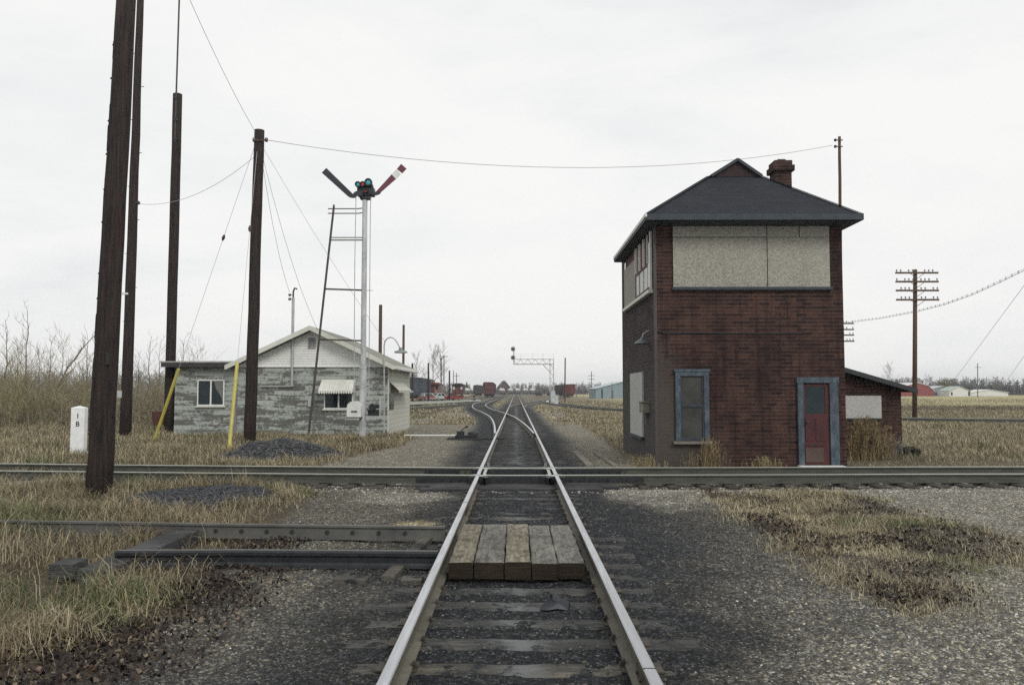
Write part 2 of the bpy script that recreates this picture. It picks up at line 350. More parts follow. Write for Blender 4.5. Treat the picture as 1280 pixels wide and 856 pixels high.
def plain(name, c, rough=.75, var=.3, metal=0, scale=2): return m_mottled(name, tuple(x*(1-var) for x in c), tuple(x*(1+var) for x in c), scale, (1,1,1), rough, 0, metal=metal)
# ---------------------------------------------------------------- sky and light
w = bpy.data.worlds.new('World'); scene.world = w; w.use_nodes = True
t = w.node_tree; bg = t.nodes['Background']; bg.inputs['Strength'].default_value = .1
sky = t.nodes.new('ShaderNodeTexSky'); sky.sky_type = 'NISHITA'; sky.sun_disc = False
SUN_EL, SUN_AZ = R(36), R(152)          # sun behind the overcast, behind the camera and to the right
sky.sun_elevation = SUN_EL; sky.sun_rotation = SUN_AZ; sky.air_density = 1; sky.dust_density = 3
tc = t.nodes.new('ShaderNodeTexCoord'); mp = t.nodes.new('ShaderNodeMapping'); mp.inputs['Scale'].default_value = (1, 1, 3.2); mp.inputs['Rotation'].default_value = (R(8), R(-6), 0)
t.links.new(tc.outputs['Generated'], mp.inputs['Vector'])
n1 = noise(t, mp.outputs[0], 1.5, 7, .55, .5); n2 = noise(t, mp.outputs[0], 4.5, 6, .6, .3)
f = math1(t, 'ADD', math1(t, 'MULTIPLY', n1, .7), math1(t, 'MULTIPLY', n2, .3))
cl = ramp(t, f, [(.30, (.70,.725,.75)), (.45, (.845,.855,.855)), (.58, (.925,.925,.905))])
clx = t.nodes.new('ShaderNodeMix'); clx.data_type = 'RGBA'; clx.blend_type = 'MULTIPLY'; clx.inputs[0].default_value = 1; t.links.new(cl, clx.inputs[6]); clx.inputs[7].default_value = (10, 10, 10, 1)
fin = mixc(t, .965, sky.outputs[0], clx.outputs[2]); t.links.new(fin, bg.inputs['Color'])
sd = bpy.data.lights.new('sun', 'SUN'); sd.energy = 1.5; sd.angle = R(20); sd.color = (1, .97, .92)
so = bpy.data.objects.new('sun', sd); col.objects.link(so)
dirv = Vector((math.sin(SUN_AZ)*math.cos(SUN_EL), math.cos(SUN_AZ)*math.cos(SUN_EL), math.sin(SUN_EL)))
so.rotation_euler = dirv.to_track_quat('Z', 'Y').to_euler(); so.location = (0, 0, 30)
vs_ = scene.view_settings; vs_.view_transform = 'Standard'; vs_.look = 'None'; vs_.gamma = 1; vs_.exposure = .08

# ---------------------------------------------------------------- track layout
def rail_z(): return .17
TCX = .02
main_pts = [(TCX, y) for y in [-3]+list(range(2, 40, 2))+list(range(40, 120, 10))+list(range(120, 520, 50))]
def smooth_path(pts, step=1.0):
    P = [np.array(p, float) for p in pts]; P = [2*P[0]-P[1]]+P+[2*P[-1]-P[-2]]; out = []
    for i in range(1, len(P)-2):
        n = max(2, int(np.linalg.norm(P[i+1]-P[i])/step))
        for k in range(n):
            u = k/n; a, b, c, d = P[i-1], P[i], P[i+1], P[i+2]
            out.append(.5*((2*b)+(-a+c)*u+(2*a-5*b+4*c-d)*u*u+(-a+3*b-3*c+d)*u**3))
    out.append(P[-2]); return [(float(p[0]), float(p[1])) for p in out]
def on_rail(u, v): p = at_z(u, v, .17); return (p.x, p.y)
XN = [on_rail(-60, 587.2), on_rail(0, 588.0), on_rail(320, 591.2), on_rail(580, 593.3), on_rail(700, 593.4), on_rail(1000, 592.6), on_rail(1280, 591.8)]
a_, b_ = XN[0], XN[1]
XN = [(XN[0][0]-12, XN[0][1]+(XN[0][1]-XN[1][1])*2+.3)]+XN+[(XN[-1][0]+14, XN[-1][1]+.1)]
XNs = smooth_path(XN, 1.0)
def cross_y(x): return float(np.interp(x, [p[0] for p in XNs], [p[1] for p in XNs]))
G_ = 1.505
def off(pts, d):
    out = []
    for i, p in enumerate(pts):
        a = pts[max(i-1, 0)]; b = pts[min(i+1, len(pts)-1)]; dx, dy = b[0]-a[0], b[1]-a[1]; l = math.hypot(dx, dy)
        out.append((p[0]+dy/l*d, p[1]-dx/l*d))
    return out
XC = off(XNs, -G_/2)       # centre of the crossing track
YN = cross_y(0); YF = YN+G_
# left turnout and the yard lead it joins
left_pts = smooth_path([(TCX, 27), (-.06, 31.5), (-.35, 41), (-.9, 52), (-1.9, 64), (-3.1, 76), (-4.1, 91), (-4.62, 105), (-4.7, 125), (-4.7, 160), (-4.7, 260), (-4.9, 420)], 2)
right_pts = smooth_path([(TCX, 80), (.15, 87), (.6, 97), (1.9, 112), (3.5, 128), (5.0, 143), (7, 165), (10.2, 200), (14, 235), (17, 270), (19, 320), (21, 420)], 2)
rwye_pts = smooth_path([(5.2, 160), (5.2, 130), (5.9, 105), (7.6, 86), (10.2, 73), (15.5, 59), (23, 50.2), (34, 47), (52, 47)], 2)
lwye_pts = smooth_path([(-4.9, 150), (-5.4, 126), (-7.0, 104), (-10.2, 80), (-15, 64), (-24, 53), (-40, 49)], 2)
lyard_pts = [(-8.3, 130), (-8.4, 200), (-8.4, 300), (-8.6, 420)]
lyard2 = [(-14, 150), (-15, 220), (-15.6, 300), (-16, 420)]

def dist_path(x, y, pts):
    P = np.array(pts); best = np.full(np.shape(x), 1e9)
    for i in range(len(P)-1):
        a, b = P[i], P[i+1]; d = b-a; L = d@d
        if L == 0: continue
        tt = np.clip(((x-a[0])*d[0]+(y-a[1])*d[1])/L, 0, 1)
        best = np.minimum(best, np.hypot(x-a[0]-tt*d[0], y-a[1]-tt*d[1]))
    return best
def thin(p, k): return p[::k]+[p[-1]]
def inpoly(x, y, poly):
    r = np.zeros(np.shape(x), bool); n = len(poly)
    for i in range(n):
        x1, y1 = poly[i]; x2, y2 = poly[(i+1) % n]
        c = ((y1 > y) != (y2 > y)) & (x < (x2-x1)*(y-y1)/((y2-y1) if y2 != y1 else 1e-9)+x1); r ^= c
    return r
def gz(u, v): p = at_z(u, v); return (p.x, p.y)

# grass boundary at the left (x as a function of y), near side of the crossing track
def left_edge(y): return np.interp(y, [2, 4.8, 6.3, 8.0, 9.5, 11, 13, 15, 17.5, 20, 24, 27, 31, 34, 40, 60, 90], [-2.75, -2.7, -2.62, -2.75, -3.0, -3.2, -3.3, -3.5, -4.3, -4.7, -4.3, -3.9, -3.7, -4.6, -6.8, -6.5, -6.6])
def right_edge(y): return np.interp(y, [17, 18.2, 20, 24, 30, 40, 60, 90], [3.9, 3.0, 2.95, 3.0, 3.1, 3.4, 3.7, 4.6])
WEED = [gz(*p) for p in [(880,612),(925,640),(1000,690),(1070,738),(1140,768),(1190,752),(1175,700),(1270,705),(1300,680),(1150,640),(1060,615)]]
def H(x, y):
    x = np.asarray(x, float); y = np.asarray(y, float)
    n = fbm(x*1.3, y*1.3, 3)-.5; nf = fbm(x*7, y*7, 5, 3)-.5
    tr = np.exp(-(np.maximum(np.abs(x)-1.15, 0)/.8)**2)*(y < 60)
    z = -.024+.07*n*(1-.6*tr)+.05*nf*(1-.2*tr)
    lf = sst(0, 1.2, left_edge(y)-x); z = z+lf*(.05+.10*(fbm(x*.6, y*.6, 9)-.5))
    z = z+.016*np.exp(-(np.maximum(np.abs(x)-1.3,0)/.4)**2)*sst(10.1,10.8,y)*(1-sst(14.2,14.8,y))
    z = z+.16*np.clip(1-np.hypot((x+5.15)/1.3,(y-13.4)/1.55), 0, 1)**.6+.05*nf*(np.hypot((x+5.15)/1.3,(y-13.4)/1.55) < 1)
    pit = np.exp(-(np.maximum(np.abs(x+4.1)-.55, 0)/.3)**2-(np.maximum(np.abs(y-9.2)-1.35, 0)/.3)**2); z = z*(1-pit)+pit*(-.06+.02*nf)
    z = z+np.where(y > 40, .35*(fbm(x*.05, y*.05, 21)-.5)*sst(8, 25, np.abs(x))*sst(40, 80, y), 0)
    dc = np.abs(y-(YN+G_/2)); cr = np.exp(-(np.maximum(dc-1.2, 0)/.35)**2); z = z*(1-cr)+cr*(-.06+.03*nf+.02*n)
    return z
def Hs(x, y): return float(H(np.array([x]), np.array([y]))[0])
CIN = np.array([.024,.027,.033]); GMID = np.array([.115,.11,.095]); GLT = np.array([.235,.228,.205]); SOIL = np.array([.075,.06,.042]); TAN = np.array([.185,.16,.11])
def ground_col(x, y):
    n = fbm(x*.8, y*.8, 31); nn = fbm(x*3.1, y*3.1, 37); wv = (n-.5)*1.6
    def L(c, d, k): return c*(1-k[:, None])+d*k[:, None]
    c = np.tile(GMID, (len(x), 1)); grit = np.ones(len(x))
    # near side: cinders along the track spreading right, lighter stone further right
    xr = np.where(x > 0, x*1.25-(y-5)*.16, -x*1.25); wm = (fbm(x*2.3, y*2.3, 41)-.5)*1.4; k = sst(.2, 3.6, x-(y-5)*.36+wv*.9+wm); c = L(c, GMID*.78, (y < 15.2)*1.0*(x > 0)); c = L(c, GLT*.98, k*(y < 17)*.95); k = (1-sst(.2,1.0,x+1.95+wv*.4+wm*.3))*(y < 9); c = L(c, CIN*1.7, k*.8)
    k = sst(.2, .9, -x-1.25+wv*.25)*(1-sst(.4,1.1,-x-2.1+wv*.3))*(y < 12.5)*sst(4.5,6,y); c = L(c, GMID*1.15, k*.7)
    k = 1-sst(.9, 2.7, xr+wv*.7+wm*.8); c = L(c, CIN, k*.95*(y < 15.2))
    k = (1-sst(.1, 1.8, np.hypot((x-2.5)/.8, (y-9.5)/2.0)/1.6+wv*.3))*(y < 14.5); c = L(c, CIN*2.4, k*.35)
    # pale crushed stone along the near side of the crossing track
    k = sst(12.0, 14.6, y+wv*1.6+wm*1.2-.12*np.clip(x-1.5,0,6))*(1-sst(15.0, 15.8, y))*sst(1.15, 1.8, x+wv*.3)*(1-.5*sst(3.2, 5.2, x)); c = L(c, GLT*1.25, k*.8)
    k = (1-sst(.5, 1.1, np.hypot((x+2.0)/.95, (y-13.9)/.95)+wv*.5+wm*.4)); c = L(c, GLT*1.1, k*.8)
    k = (1-sst(.5, 1.1, np.hypot((x+1.35)/.4, (y-10.9)/.5)+wv*.3)); c = L(c, np.array([.34,.29,.18]), k*.9)
    # the crossing-track bed
    k = np.exp(-(np.abs(y-(YN+.75))/1.1)**4); c = L(c, GMID*.75, k*.8)
    # beyond the crossing: dark bed, pale paths each side
    b = (y > YF+.3); k = b*1.0; c = L(c, GLT*.95*np.array([1.03,1.0,.93]), k*.9)
    k = b*(1-sst(1.25, 2.3, np.abs(x+wv*.35))); c = L(c, CIN*1.1, k)
    dl = dist_path(x, y, thin(left_pts, 6)); k = (1-sst(1.2, 2.2, dl+wv*.3))*(y > 30); c = L(c, CIN*1.3, k)
    for pth in (right_pts, lwye_pts, rwye_pts):
        d = dist_path(x, y, thin(pth, 6)); c = L(c, CIN*2.2+.02, (1-sst(1.0, 1.9, d))*.85)
    # far yard
    k = sst(75, 150, y)*(1-sst(14, 26, np.abs(x))); c = L(c, np.array([.125,.115,.085]), k*.7)
    # vegetation
    g = sst(-.15, .35, left_edge(y)-x+wv*.35); c = L(c, SOIL, g*(1-sst(90, 120, y)*.3)); grit = grit*(1-g)
    g2 = sst(-.1, .4, x-right_edge(y)+wv*.3)*(y > YF+.8); c = L(c, TAN*.75, g2); grit = grit*(1-g2)
    k = 1-sst(.05, .28, np.abs(x+3.25-.42*(y-4.6)+wv*.1)); c = L(c, GMID*1.5, k*(y > 4)*(y < 8)*.45)
    wp = inpoly(x+wv*.3, y+wv*.3, WEED)*1.0; c = L(c, np.array([.07,.058,.045]), wp*.75)
    # open field: brown strip, straw-coloured band
    f = (np.abs(x) > 7)*(y > 40); nb = fbm(x*.03, y*.03, 51)
    side = sst(7, 16, np.abs(x))*sst(36, 50, y); c = L(c, TAN*(.8+.5*n[:, None]), side*.8)
    k = sst(52, 62, y+20*(nb-.5))*(1-sst(90, 110, y+30*(nb-.5)))*sst(9, 14, np.abs(x)); c = L(c, np.array([.085,.068,.047]), k*.85)
    k = sst(95, 120, y+30*(nb-.5))*sst(12, 30, np.abs(x)); c = L(c, np.array([.34,.31,.165])*(.8+.4*n[:, None]), k)
    # dark stone spill left of the near path
    k = 1-sst(.75, 1.05, np.hypot((x+5.15)/1.25, (y-13.4)/1.5)+wv*.2); c = L(c, np.array([.026,.028,.032]), k); grit = np.maximum(grit, k)
    c = c*(.78+.44*nn[:, None]); return c, grit

rows = 760; cols_ = 820
yy = np.concatenate([np.linspace(-6, 2.2, 26)[:-1], 2.2*np.exp(np.linspace(0, math.log(1480/2.2), rows))])
ss = np.linspace(-1, 1, cols_); ss = 1.5*(.72*ss+.28*ss**3)
O_ = -5.0
Yg, Sg = np.meshgrid(yy, ss, indexing='ij'); Xg = np.where(Yg > 2.2, (Yg-O_)*Sg, (2.2-O_)*Sg)
xf, yf = Xg.ravel(), Yg.ravel(); zf = H(xf, yf); cf, gf = ground_col(xf, yf)
V = np.stack([xf, yf, zf], 1); ni, nj = Yg.shape
idx = np.arange(ni*nj).reshape(ni, nj); Fq = np.stack([idx[:-1,:-1], idx[:-1,1:], idx[1:,1:], idx[1:,:-1]], -1).reshape(-1, 4)
m, t, b = nt('ground_cinders_gravel_and_soil')
a = t.nodes.new('ShaderNodeVertexColor'); a.layer_name = 'Col'; v = worldco(t)
vo = t.nodes.new('ShaderNodeTexVoronoi'); vo.inputs['Scale'].default_value = 62; t.links.new(v, vo.inputs['Vector'])
vo2 = t.nodes.new('ShaderNodeTexVoronoi'); vo2.inputs['Scale'].default_value = 27; t.links.new(v, vo2.inputs['Vector'])
sc = t.nodes.new('ShaderNodeSeparateColor'); t.links.new(vo.outputs['Color'], sc.inputs[0]); sc2 = t.nodes.new('ShaderNodeSeparateColor'); t.links.new(vo2.outputs['Color'], sc2.inputs[0])
st = ramp(t, sc.outputs[0], [(.0, (.35,.35,.36)), (.55, (.8,.8,.8)), (.8, (1.25,1.23,1.18)), (1, (2.9,2.85,2.65))])
st2 = ramp(t, sc2.outputs[1], [(.0, (.6,.6,.62)), (.8, (1.05,1.03,1.0)), (1, (1.9,1.8,1.6))])
grit = mixc(t, 1.0, st, st2, 'MULTIPLY'); nn_ = noise(t, v, 18, 6, .7); soft = mixc(t, nn_, (.45,.45,.45), (1.5,1.5,1.5))
gm = mixc(t, a.outputs[1], soft, grit); c1 = mixc(t, 1.0, a.outputs[0], gm, 'MULTIPLY')
t.links.new(c1, b.inputs['Base Color']); b.inputs['Roughness'].default_value = .9; b.inputs['Specular IOR Level'].default_value = .18
bump(t, b, math1(t, 'ADD', math1(t, 'MULTIPLY', vo.outputs['Distance'], -1.2), math1(t, 'ADD', math1(t, 'MULTIPLY', nn_, 1.2), math1(t, 'MULTIPLY', vo2.outputs['Distance'], -1))), .8, .02)
go = npmesh('ground', V, Fq, m, np.concatenate([cf, gf[:, None]], 1), smooth=True); tag(go, kind='structure')

# ---------------------------------------------------------------- rails and ties
RP = [(-.07,0),(.07,0),(.07,.012),(.012,.030),(.012,.125),(.037,.135),(.037,.165),(.030,.172),(-.030,.172),(-.037,.165),(-.037,.135),(-.012,.125),(-.012,.030),(-.07,.012)]
RM = [0]*14; RM[7] = 1; RM[6] = 1; RM[8] = 1
def rail(pts, z=0, parent=None, mats=None, name='rail', label=None, mid=False):
    mats = mats or [M['rustside'], M['railtop']]
    mb = MB(); pr = RP
    mb.sweep(pr, [(x, y, z) for x, y in pts], RM); return mb.build(name, mats, parent, label=label)
def tie_mesh(mat, L=2.5, W=.23, Hh=.17, seed=0, axis='x'):
    rr = random.Random(seed); mb = MB(); n = 12
    prof = []
    vs = []
    for i in range(n+1):
        s_ = -L/2+L*i/n; e = 0 if 0 < i < n else 1
        zt = -.006+rr.uniform(-.007, .005)-.02*e*rr.random(); w1 = W/2-.012+rr.uniform(-.01, .006); w2 = W/2-.012+rr.uniform(-.01, .006)
        for a, z in ((-W/2,-Hh),(W/2,-Hh),(w2+.006,zt-.02),(w2-.012,zt),(-w1+.012,zt+rr.uniform(-.004,.004)),(-w1-.006,zt-.02)):
            vs.append((s_, a, z) if axis == 'x' else (a, s_, z))
    fs = [(i*6+k, i*6+(k+1) % 6, (i+1)*6+(k+1) % 6, (i+1)*6+k) for i in range(n) for k in range(6)]+[(5,4,3,2,1,0), tuple(n*6+k for k in range(6))]
    mb.add(vs, fs); return mb
def plate_mesh():
    mb = MB(); mb.box(-.10, .17, -.09, .09, -.004, .006)
    for x, y, h in ((.085,-.055,.0),(.087,.05,.012),(-.085,.03,0)):
        mb.box(x-.012, x+.012, y-.012, y+.012, .0, .03+h); mb.box(x-.015-(.02 if x > 0 else -.012), x+.020, y-.022, y+.022, .028+h, .050+h)
    return mb

trk = thing('railway_track', (TCX, 2, 0), 'straight main track with bright rails running away down the middle to the horizon', 'railway track')
for s_ in (-1, 1):
    r_ = rail([(TCX+s_*G_/2, y) for _, y in main_pts], .0, trk, label='rail with a bolted joint in the foreground' if s_ > 0 else None)
    # joint bars: one near joint on the right rail
    for yj in ([4.83] if s_ > 0 else [11.9]):
        mb = MB()
        for sd_ in (-1, 1):
            mb.box(TCX+s_*G_/2+sd_*.014, TCX+s_*G_/2+sd_*.034, yj-.30, yj+.30, .028, .128)
            for q in (-.22,-.075,.075,.22): mb.lathe([(.0,0),(.014,0),(.014,.016),(.0,.016)], (TCX+s_*G_/2+sd_*(.034 if sd_ > 0 else .05), yj+q, .08), 6, 0, 'x')
        mb.build('joint_bar', M['rust'], r_)
        MB().box(TCX+s_*G_/2-.036, TCX+s_*G_/2+.036, yj-.003, yj+.003, .10, .1745).build('rail_gap', M['blackmark'], r_)
rnd = random.Random(7)
tprotos = {}
def add_tie(parent, x, y, mat, rz=0, L=2.5, axis='x', plates=False, seed=None, z=0):
    sd = rnd.randrange(5) if seed is None else seed; key = (mat.name, L, axis, sd)
    if key in tprotos: o = bpy.data.objects.new('tie', tprotos[key]); link(o, parent)
    else:
        o = tie_mesh(mat, L, seed=hash((L, sd)) & 255, axis=axis).build('tie', mat, parent, local=True); tprotos[key] = o.data
    o.location = Vector((x, y, z))-wl(parent); o.rotation_euler = (0, 0, rz)
    if plates:
        for s_ in (-1, 1):
            if 'plate' in tprotos: p = bpy.data.objects.new('tie_plate', tprotos['plate']); link(p, o)
            else: p = plate_mesh().build('tie_plate', M['rust'], o, local=True); tprotos['plate'] = p.data
            p.location = (s_*G_/2-(x-TCX)*(abs(x) < 1), 0, 0); p.rotation_euler = (0, 0, math.pi if s_ < 0 else 0)
    return o
y = 2.3; k = 0; ties_y = []
while y < 15.0: ties_y.append(y); y += .515
y = YF+.55
while y < 110: ties_y.append(y); y += .53
rest = MB()
for k, y in enumerate(ties_y):
    if k < 98:
        lt = rnd.random() < .16 and y < 16
        add_tie(trk, TCX+rnd.uniform(-.09, .09), y, M['tie_light'] if lt else M['tie'], rnd.uniform(-.012, .012), plates=y < 15, z=rnd.uniform(-.012, .004), L=2.5 if y < 28 else 2.5)
    else: rest.box(-1.25, 1.3, y-.11, y+.11, -.1, rnd.uniform(-.012, -.002))
ro = rest.build('tie', M['tie'], trk); tag(ro, kind='stuff')

# crossing track
ct = thing('railway_track', (-6, cross_y(-6)+.75, 0), 'dull-railed track crossing the main track at right angles from side to side', 'railway track')
dull = [M['webdark'], M['railtop_dull']]
rail(XNs, 0, ct, dull); rail(off(XNs, -G_), 0, ct, dull)
cx = np.arange(-15.5, 15.5, .56); kk = 0
order = sorted(cx, key=lambda a: abs(a))
for x in order:
    if abs(x) < 2.1: continue
    yc = cross_y(x)+G_/2
    if kk < 98: add_tie(ct, x, yc+rnd.uniform(-.08, .05), M['tie_x'], rnd.uniform(-.03, .03), 2.5, 'y', z=-.004)
    kk += 1
# joint bars on the crossing track
for x0, x1 in ((.93, 2.45), (-1.9, -.93)):
    for q, yo in ((0, 0), (1, G_)):
        mb = MB()
        yb = cross_y((x0+x1)/2)+yo; mb.box(x0, x1 if not q else x1-.25, yb-.045, yb-.013, .02, .13)
        xx = x0+.12
        while xx < x1-.1: mb.lathe([(0,0),(.02,0),(.02,.02),(0,.02)], (xx, yb-.045, .08), 6, 0, 'y'); xx += .18
        mb.build('joint_bar', M['darksteel'], ct)

dm = thing('rail_crossing', (TCX, YN+G_/2, 0), 'black greasy diamond crossing frame where the two tracks meet', 'rail crossing')
for sx in (-1, 1):
    for yo in (YN, YF):
        mb = MB(); x0 = TCX+sx*G_/2
        mb.box(x0-.17, x0+.17, yo-.16, yo-.045, .0, .158); mb.box(x0-.17, x0+.17, yo+.045, yo+.16, .0, .158)
        mb.box(x0-.17, x0-.045, yo-.045, yo+.045, .0, .11); mb.box(x0+.045, x0+.17, yo-.045, yo+.045, .0, .11)
        mb.build('frog', M['darksteel'], dm, bevel=.012)
for sx in (-1, 1):
    for yo in (YN, YF):
        x0 = TCX+sx*G_/2; tp = MB(); tp.prism([(x0-sx*.04,yo-.04,.159),(x0-sx*.20,yo-.04,.159),(x0-sx*.04,yo-.20,.159)], (0,0,.008)); tp.build('frog_top', M['railtop_dull'], dm); tp = MB(); tp.prism([(x0+sx*.04,yo+.04,.159),(x0+sx*.20,yo+.04,.159),(x0+sx*.04,yo+.20,.159)], (0,0,.008)); tp.build('frog_top', M['railtop_dull'], dm)
def loop(x0, x1, y0, y1, r):
    p = []
    for cx_, cy_, a0 in ((x1-r, y1-r, 0), (x0+r, y1-r, 90), (x0+r, y0+r, 180), (x1-r, y0+r, 270)):
        for q in range(5): a = R(a0+q*22.5); p.append((cx_+r*math.cos(a), cy_+r*math.sin(a)))
    return p+[p[0], p[1]]
gi = [M['darksteel'], M['railtop_dull']]
def guard(p, z=-.004):
    mb = MB(); pr = [(-.06,0),(.06,0),(.03,.03),(.03,.165),(-.03,.165),(-.03,.03)]; mb.sweep(pr, [(x, y, z) for x, y in p], [0,0,0,1,0,0], cap=False); return mb
guard(loop(TCX-.64, TCX+.64, YN+.11, YF-.11, .16)).build('guard_rail', gi, dm)
guard([(TCX-.66, YN-1.3), (TCX-.63, YN-1.0), (TCX-.62, YN-.40), (TCX-.55, YN-.20), (TCX-.40, YN-.12), (TCX, YN-.11), (TCX+.40, YN-.12), (TCX+.55, YN-.20), (TCX+.62, YN-.40), (TCX+.63, YN-1.0), (TCX+.66, YN-1.3)][2:-2]).build('guard_rail', M['darksteel'], dm)
guard([(TCX-.66, YF+1.3), (TCX-.63, YF+1.0), (TCX-.62, YF+.40), (TCX-.55, YF+.20), (TCX-.40, YF+.12), (TCX, YF+.11), (TCX+.40, YF+.12), (TCX+.55, YF+.20), (TCX+.62, YF+.40), (TCX+.63, YF+1.0), (TCX+.66, YF+1.3)]).build('guard_rail', M['darksteel'], dm)
MB().box(TCX-1.7, TCX+1.7, YN+.2, YF-.2, -.2, .02).build('bed_plate', M['darksteel'], dm)
for q, (yy_, hw) in enumerate(((YN-.33, 1.9), (YN-.62, 1.6), (YN-.95, 1.75), (YF+.32, 1.5))):
    MB().box(TCX-hw, TCX+hw-.1*q, yy_-.12, yy_+.12, -.2, .022+.006*q).build('timber', M['timber'], dm, bevel=.01)

# turnout rails and yard tracks
def simple_track(name, pts, label, a=None, tiestep=.62, tie_from=0, z=0, ntie=100, mats=None, Lt=2.5, rails=(-1, 1), group=None):
    t_ = thing(name, (pts[0][0], pts[0][1], 0), label, 'railway track', group)
    for s_ in rails: rail(off(pts, s_*G_/2), z, t_, mats or dull)
    mb = MB(); acc = 0; n = 0; st_ = MB()
    for i in range(len(pts)-1):
        dx, dy = pts[i+1][0]-pts[i][0], pts[i+1][1]-pts[i][1]; L_ = math.hypot(dx, dy); u = acc
        while u < L_:
            x, y = pts[i][0]+dx*u/L_, pts[i][1]+dy*u/L_; u += tiestep
            if y < tie_from: continue
            a_ = math.atan2(dy, dx)-math.pi/2
            if n < ntie: add_tie(t_, x, y, M['tie'], a_, Lt, z=-.03)
            else:
                c, s2 = math.cos(a_), math.sin(a_); st_.add([(x+c*p-s2*q, y+s2*p+c*q, zz) for zz in (-.2, -.01) for p, q in ((-1.25,-.11),(1.25,-.11),(1.25,.11),(-1.25,.11))], [(3,2,1,0),(4,5,6,7),(0,1,5,4),(1,2,6,5),(2,3,7,6),(3,0,4,7)])
            n += 1
        acc = u-L_
    if st_.f: tag(st_.build('tie', M['tie'], t_), kind='stuff')
    return t_
bright = [M['rustside'], M['railtop']]
lp = [p for p in left_pts if p[1] > 31.4]
lt_ = simple_track('turnout_track', lp, 'curving turnout track leaving the main track to the left just past the crossing', tie_from=44, ntie=98, mats=bright)
rp_ = [p for p in right_pts if p[1] > 86]
simple_track('turnout_track', rp_, 'second turnout track curving off to the right beyond the first switch', tie_from=100, ntie=60, mats=bright)
simple_track('connecting_track', rwye_pts, 'connecting track curving right through the field behind the brick tower', ntie=98, tiestep=1.1)
simple_track('connecting_track', lwye_pts, 'connecting track curving left behind the block house', ntie=98, tiestep=.8)
simple_track('yard_track', lyard_pts, 'yard track under the maroon boxcar left of the main track', ntie=40, tiestep=2.5)
simple_track('yard_track', lyard2, 'outer yard track under the hopper wagon far left', ntie=30, tiestep=4)

# planks between the rails at the set-off
pc = thing('plank_crossing', (TCX, 8.8, 0), 'timber crossing of five thick planks laid between the rails', 'crossing planks')
ya = at_z(640, 703, .165).y; yb = at_z(640, 655.5, .165).y
xs = [(560,590.5,'plank_a',0), (592,629.5,'plank_b',.0), (631,663,'plank_a',.008), (664.5,697,'plank_b',-.004), (698.5,731,'plank_b',-.008)]
for x0, x1, mt, dz in xs:
    a0 = at_z(x0, 703, .165).x; a1 = at_z(x1, 703, .165).x; d = rnd.uniform(-.02, .03); mb = MB(); n = 10; vs = []; 
    for i in range(n+1):
        yv = ya+d+(yb-ya+rnd.uniform(-.01,.01)*(i == n))*i/n; j1, j2, j3 = (rnd.uniform(-.006, .006) for _ in range(3))
        vs += [(a0+.001+j1, yv, .012), (a1+.002+j2, yv, .012), (a1+.002+j2, yv, .155+dz), (a1-.007+j2, yv, .165+dz+j3*.4), (a0+.010+j1, yv, .165+dz-j3*.4), (a0+.001+j1, yv, .155+dz)]
    mb.add(vs, [(i*6+k, i*6+(k+1) % 6, (i+1)*6+(k+1) % 6, (i+1)*6+k) for i in range(n) for k in range(6)], 0)
    mb.add([vs[k] for k in range(6)], [(5,4,3,2,1,0)], 1); mb.add([vs[n*6+k] for k in range(6)], [(0,1,2,3,4,5)], 1)
    mb.build('plank', [M[mt], M['plank_end']], pc)

# motor-car set-off beside the track
M['oldrail'] = plain('grey_old_rail', (.105,.105,.10), .65, .3, .3)
so_ = thing('trolley_setoff', (-4, 9.2, 0), 'two old rails on timbers lying square to the left side of the main track', 'set-off rails')
pf = [at_z(-80, 649.0, .17), at_z(120, 651.5, .17), at_z(262, 654, .17), at_z(420, 656, .17), at_z(556, 657.5, .17)]
hol = [at_z(x, v_, .09) for x, v_ in ((278,658.8),(310,659),(341,659.3),(372,659.5),(415,660),(446,660.4),(478,660.8),(510,661.2))]
mb = MB(); mb.sweep([(-.055,-.0),(.055,-.0),(.055,.012),(.008,.02),(.008,.13),(.032,.14),(.032,.165),(-.032,.165),(-.032,.14),(-.012,.13),(-.012,.02),(-.055,.012)], [(p.x, p.y, .005) for p in pf], [0]*6+[0]*6)
fr = mb.build('rail', M['oldrail'], so_)
mb = MB()
for h in hol:
    yy2 = float(np.interp(h.x, [p.x for p in pf], [p.y for p in pf])); mb.lathe([(0,0),(.026,0),(.026,.008),(0,.008)], (h.x, yy2-.012, .085), 10, 0, 'y')
mb.build('bolt_hole', M['blackmark'], fr)
nn1 = at_z(146, 687, .16); nn2 = at_z(548, 688.5, .165)
mb = MB(); mb.sweep([(-.05,0),(.05,0),(.045,.03),(.03,.05),(.03,.10),(.045,.12),(.045,.15),(.03,.17),(-.03,.17),(-.045,.15),(-.045,.12),(-.03,.10),(-.03,.05),(-.045,.03)], [(nn1.x, nn1.y, -.012), (nn1.x+1.2, nn1.y, -.005), (nn2.x, nn2.y, -.002)], [0]*7+[1]+[0]*6)
mb.build('rail', [M['darksteel'], M['oldrail']], so_)
for xa, ya_, xb, yb_, wd, tp, mt in ((-4.05, 7.9, -4.0, 10.45, .32, .09, 'timber'), (-1.22, 7.85, -1.05, 9.9, .13, .045, 'tie_light')):
    mb = MB(); mb.bar((xa, ya_, tp-.10), (xb, yb_, tp-.07), wd, .16); mb.build('cross_timber', M[mt], so_, bevel=.012)
for xa, xb in ((-1.72, -1.40), (-1.08, -.88)):
    MB().box(xa, xb, 7.72, 7.90, -.1, .02).build('cross_timber', M['tie_light'], so_, bevel=.012)
mb = MB(); mb.bar((-4.45, 8.0, .06), (-4.22, 8.0, .06), .3, .14); mb.build('cross_timber', M['timber'], so_, bevel=.01)

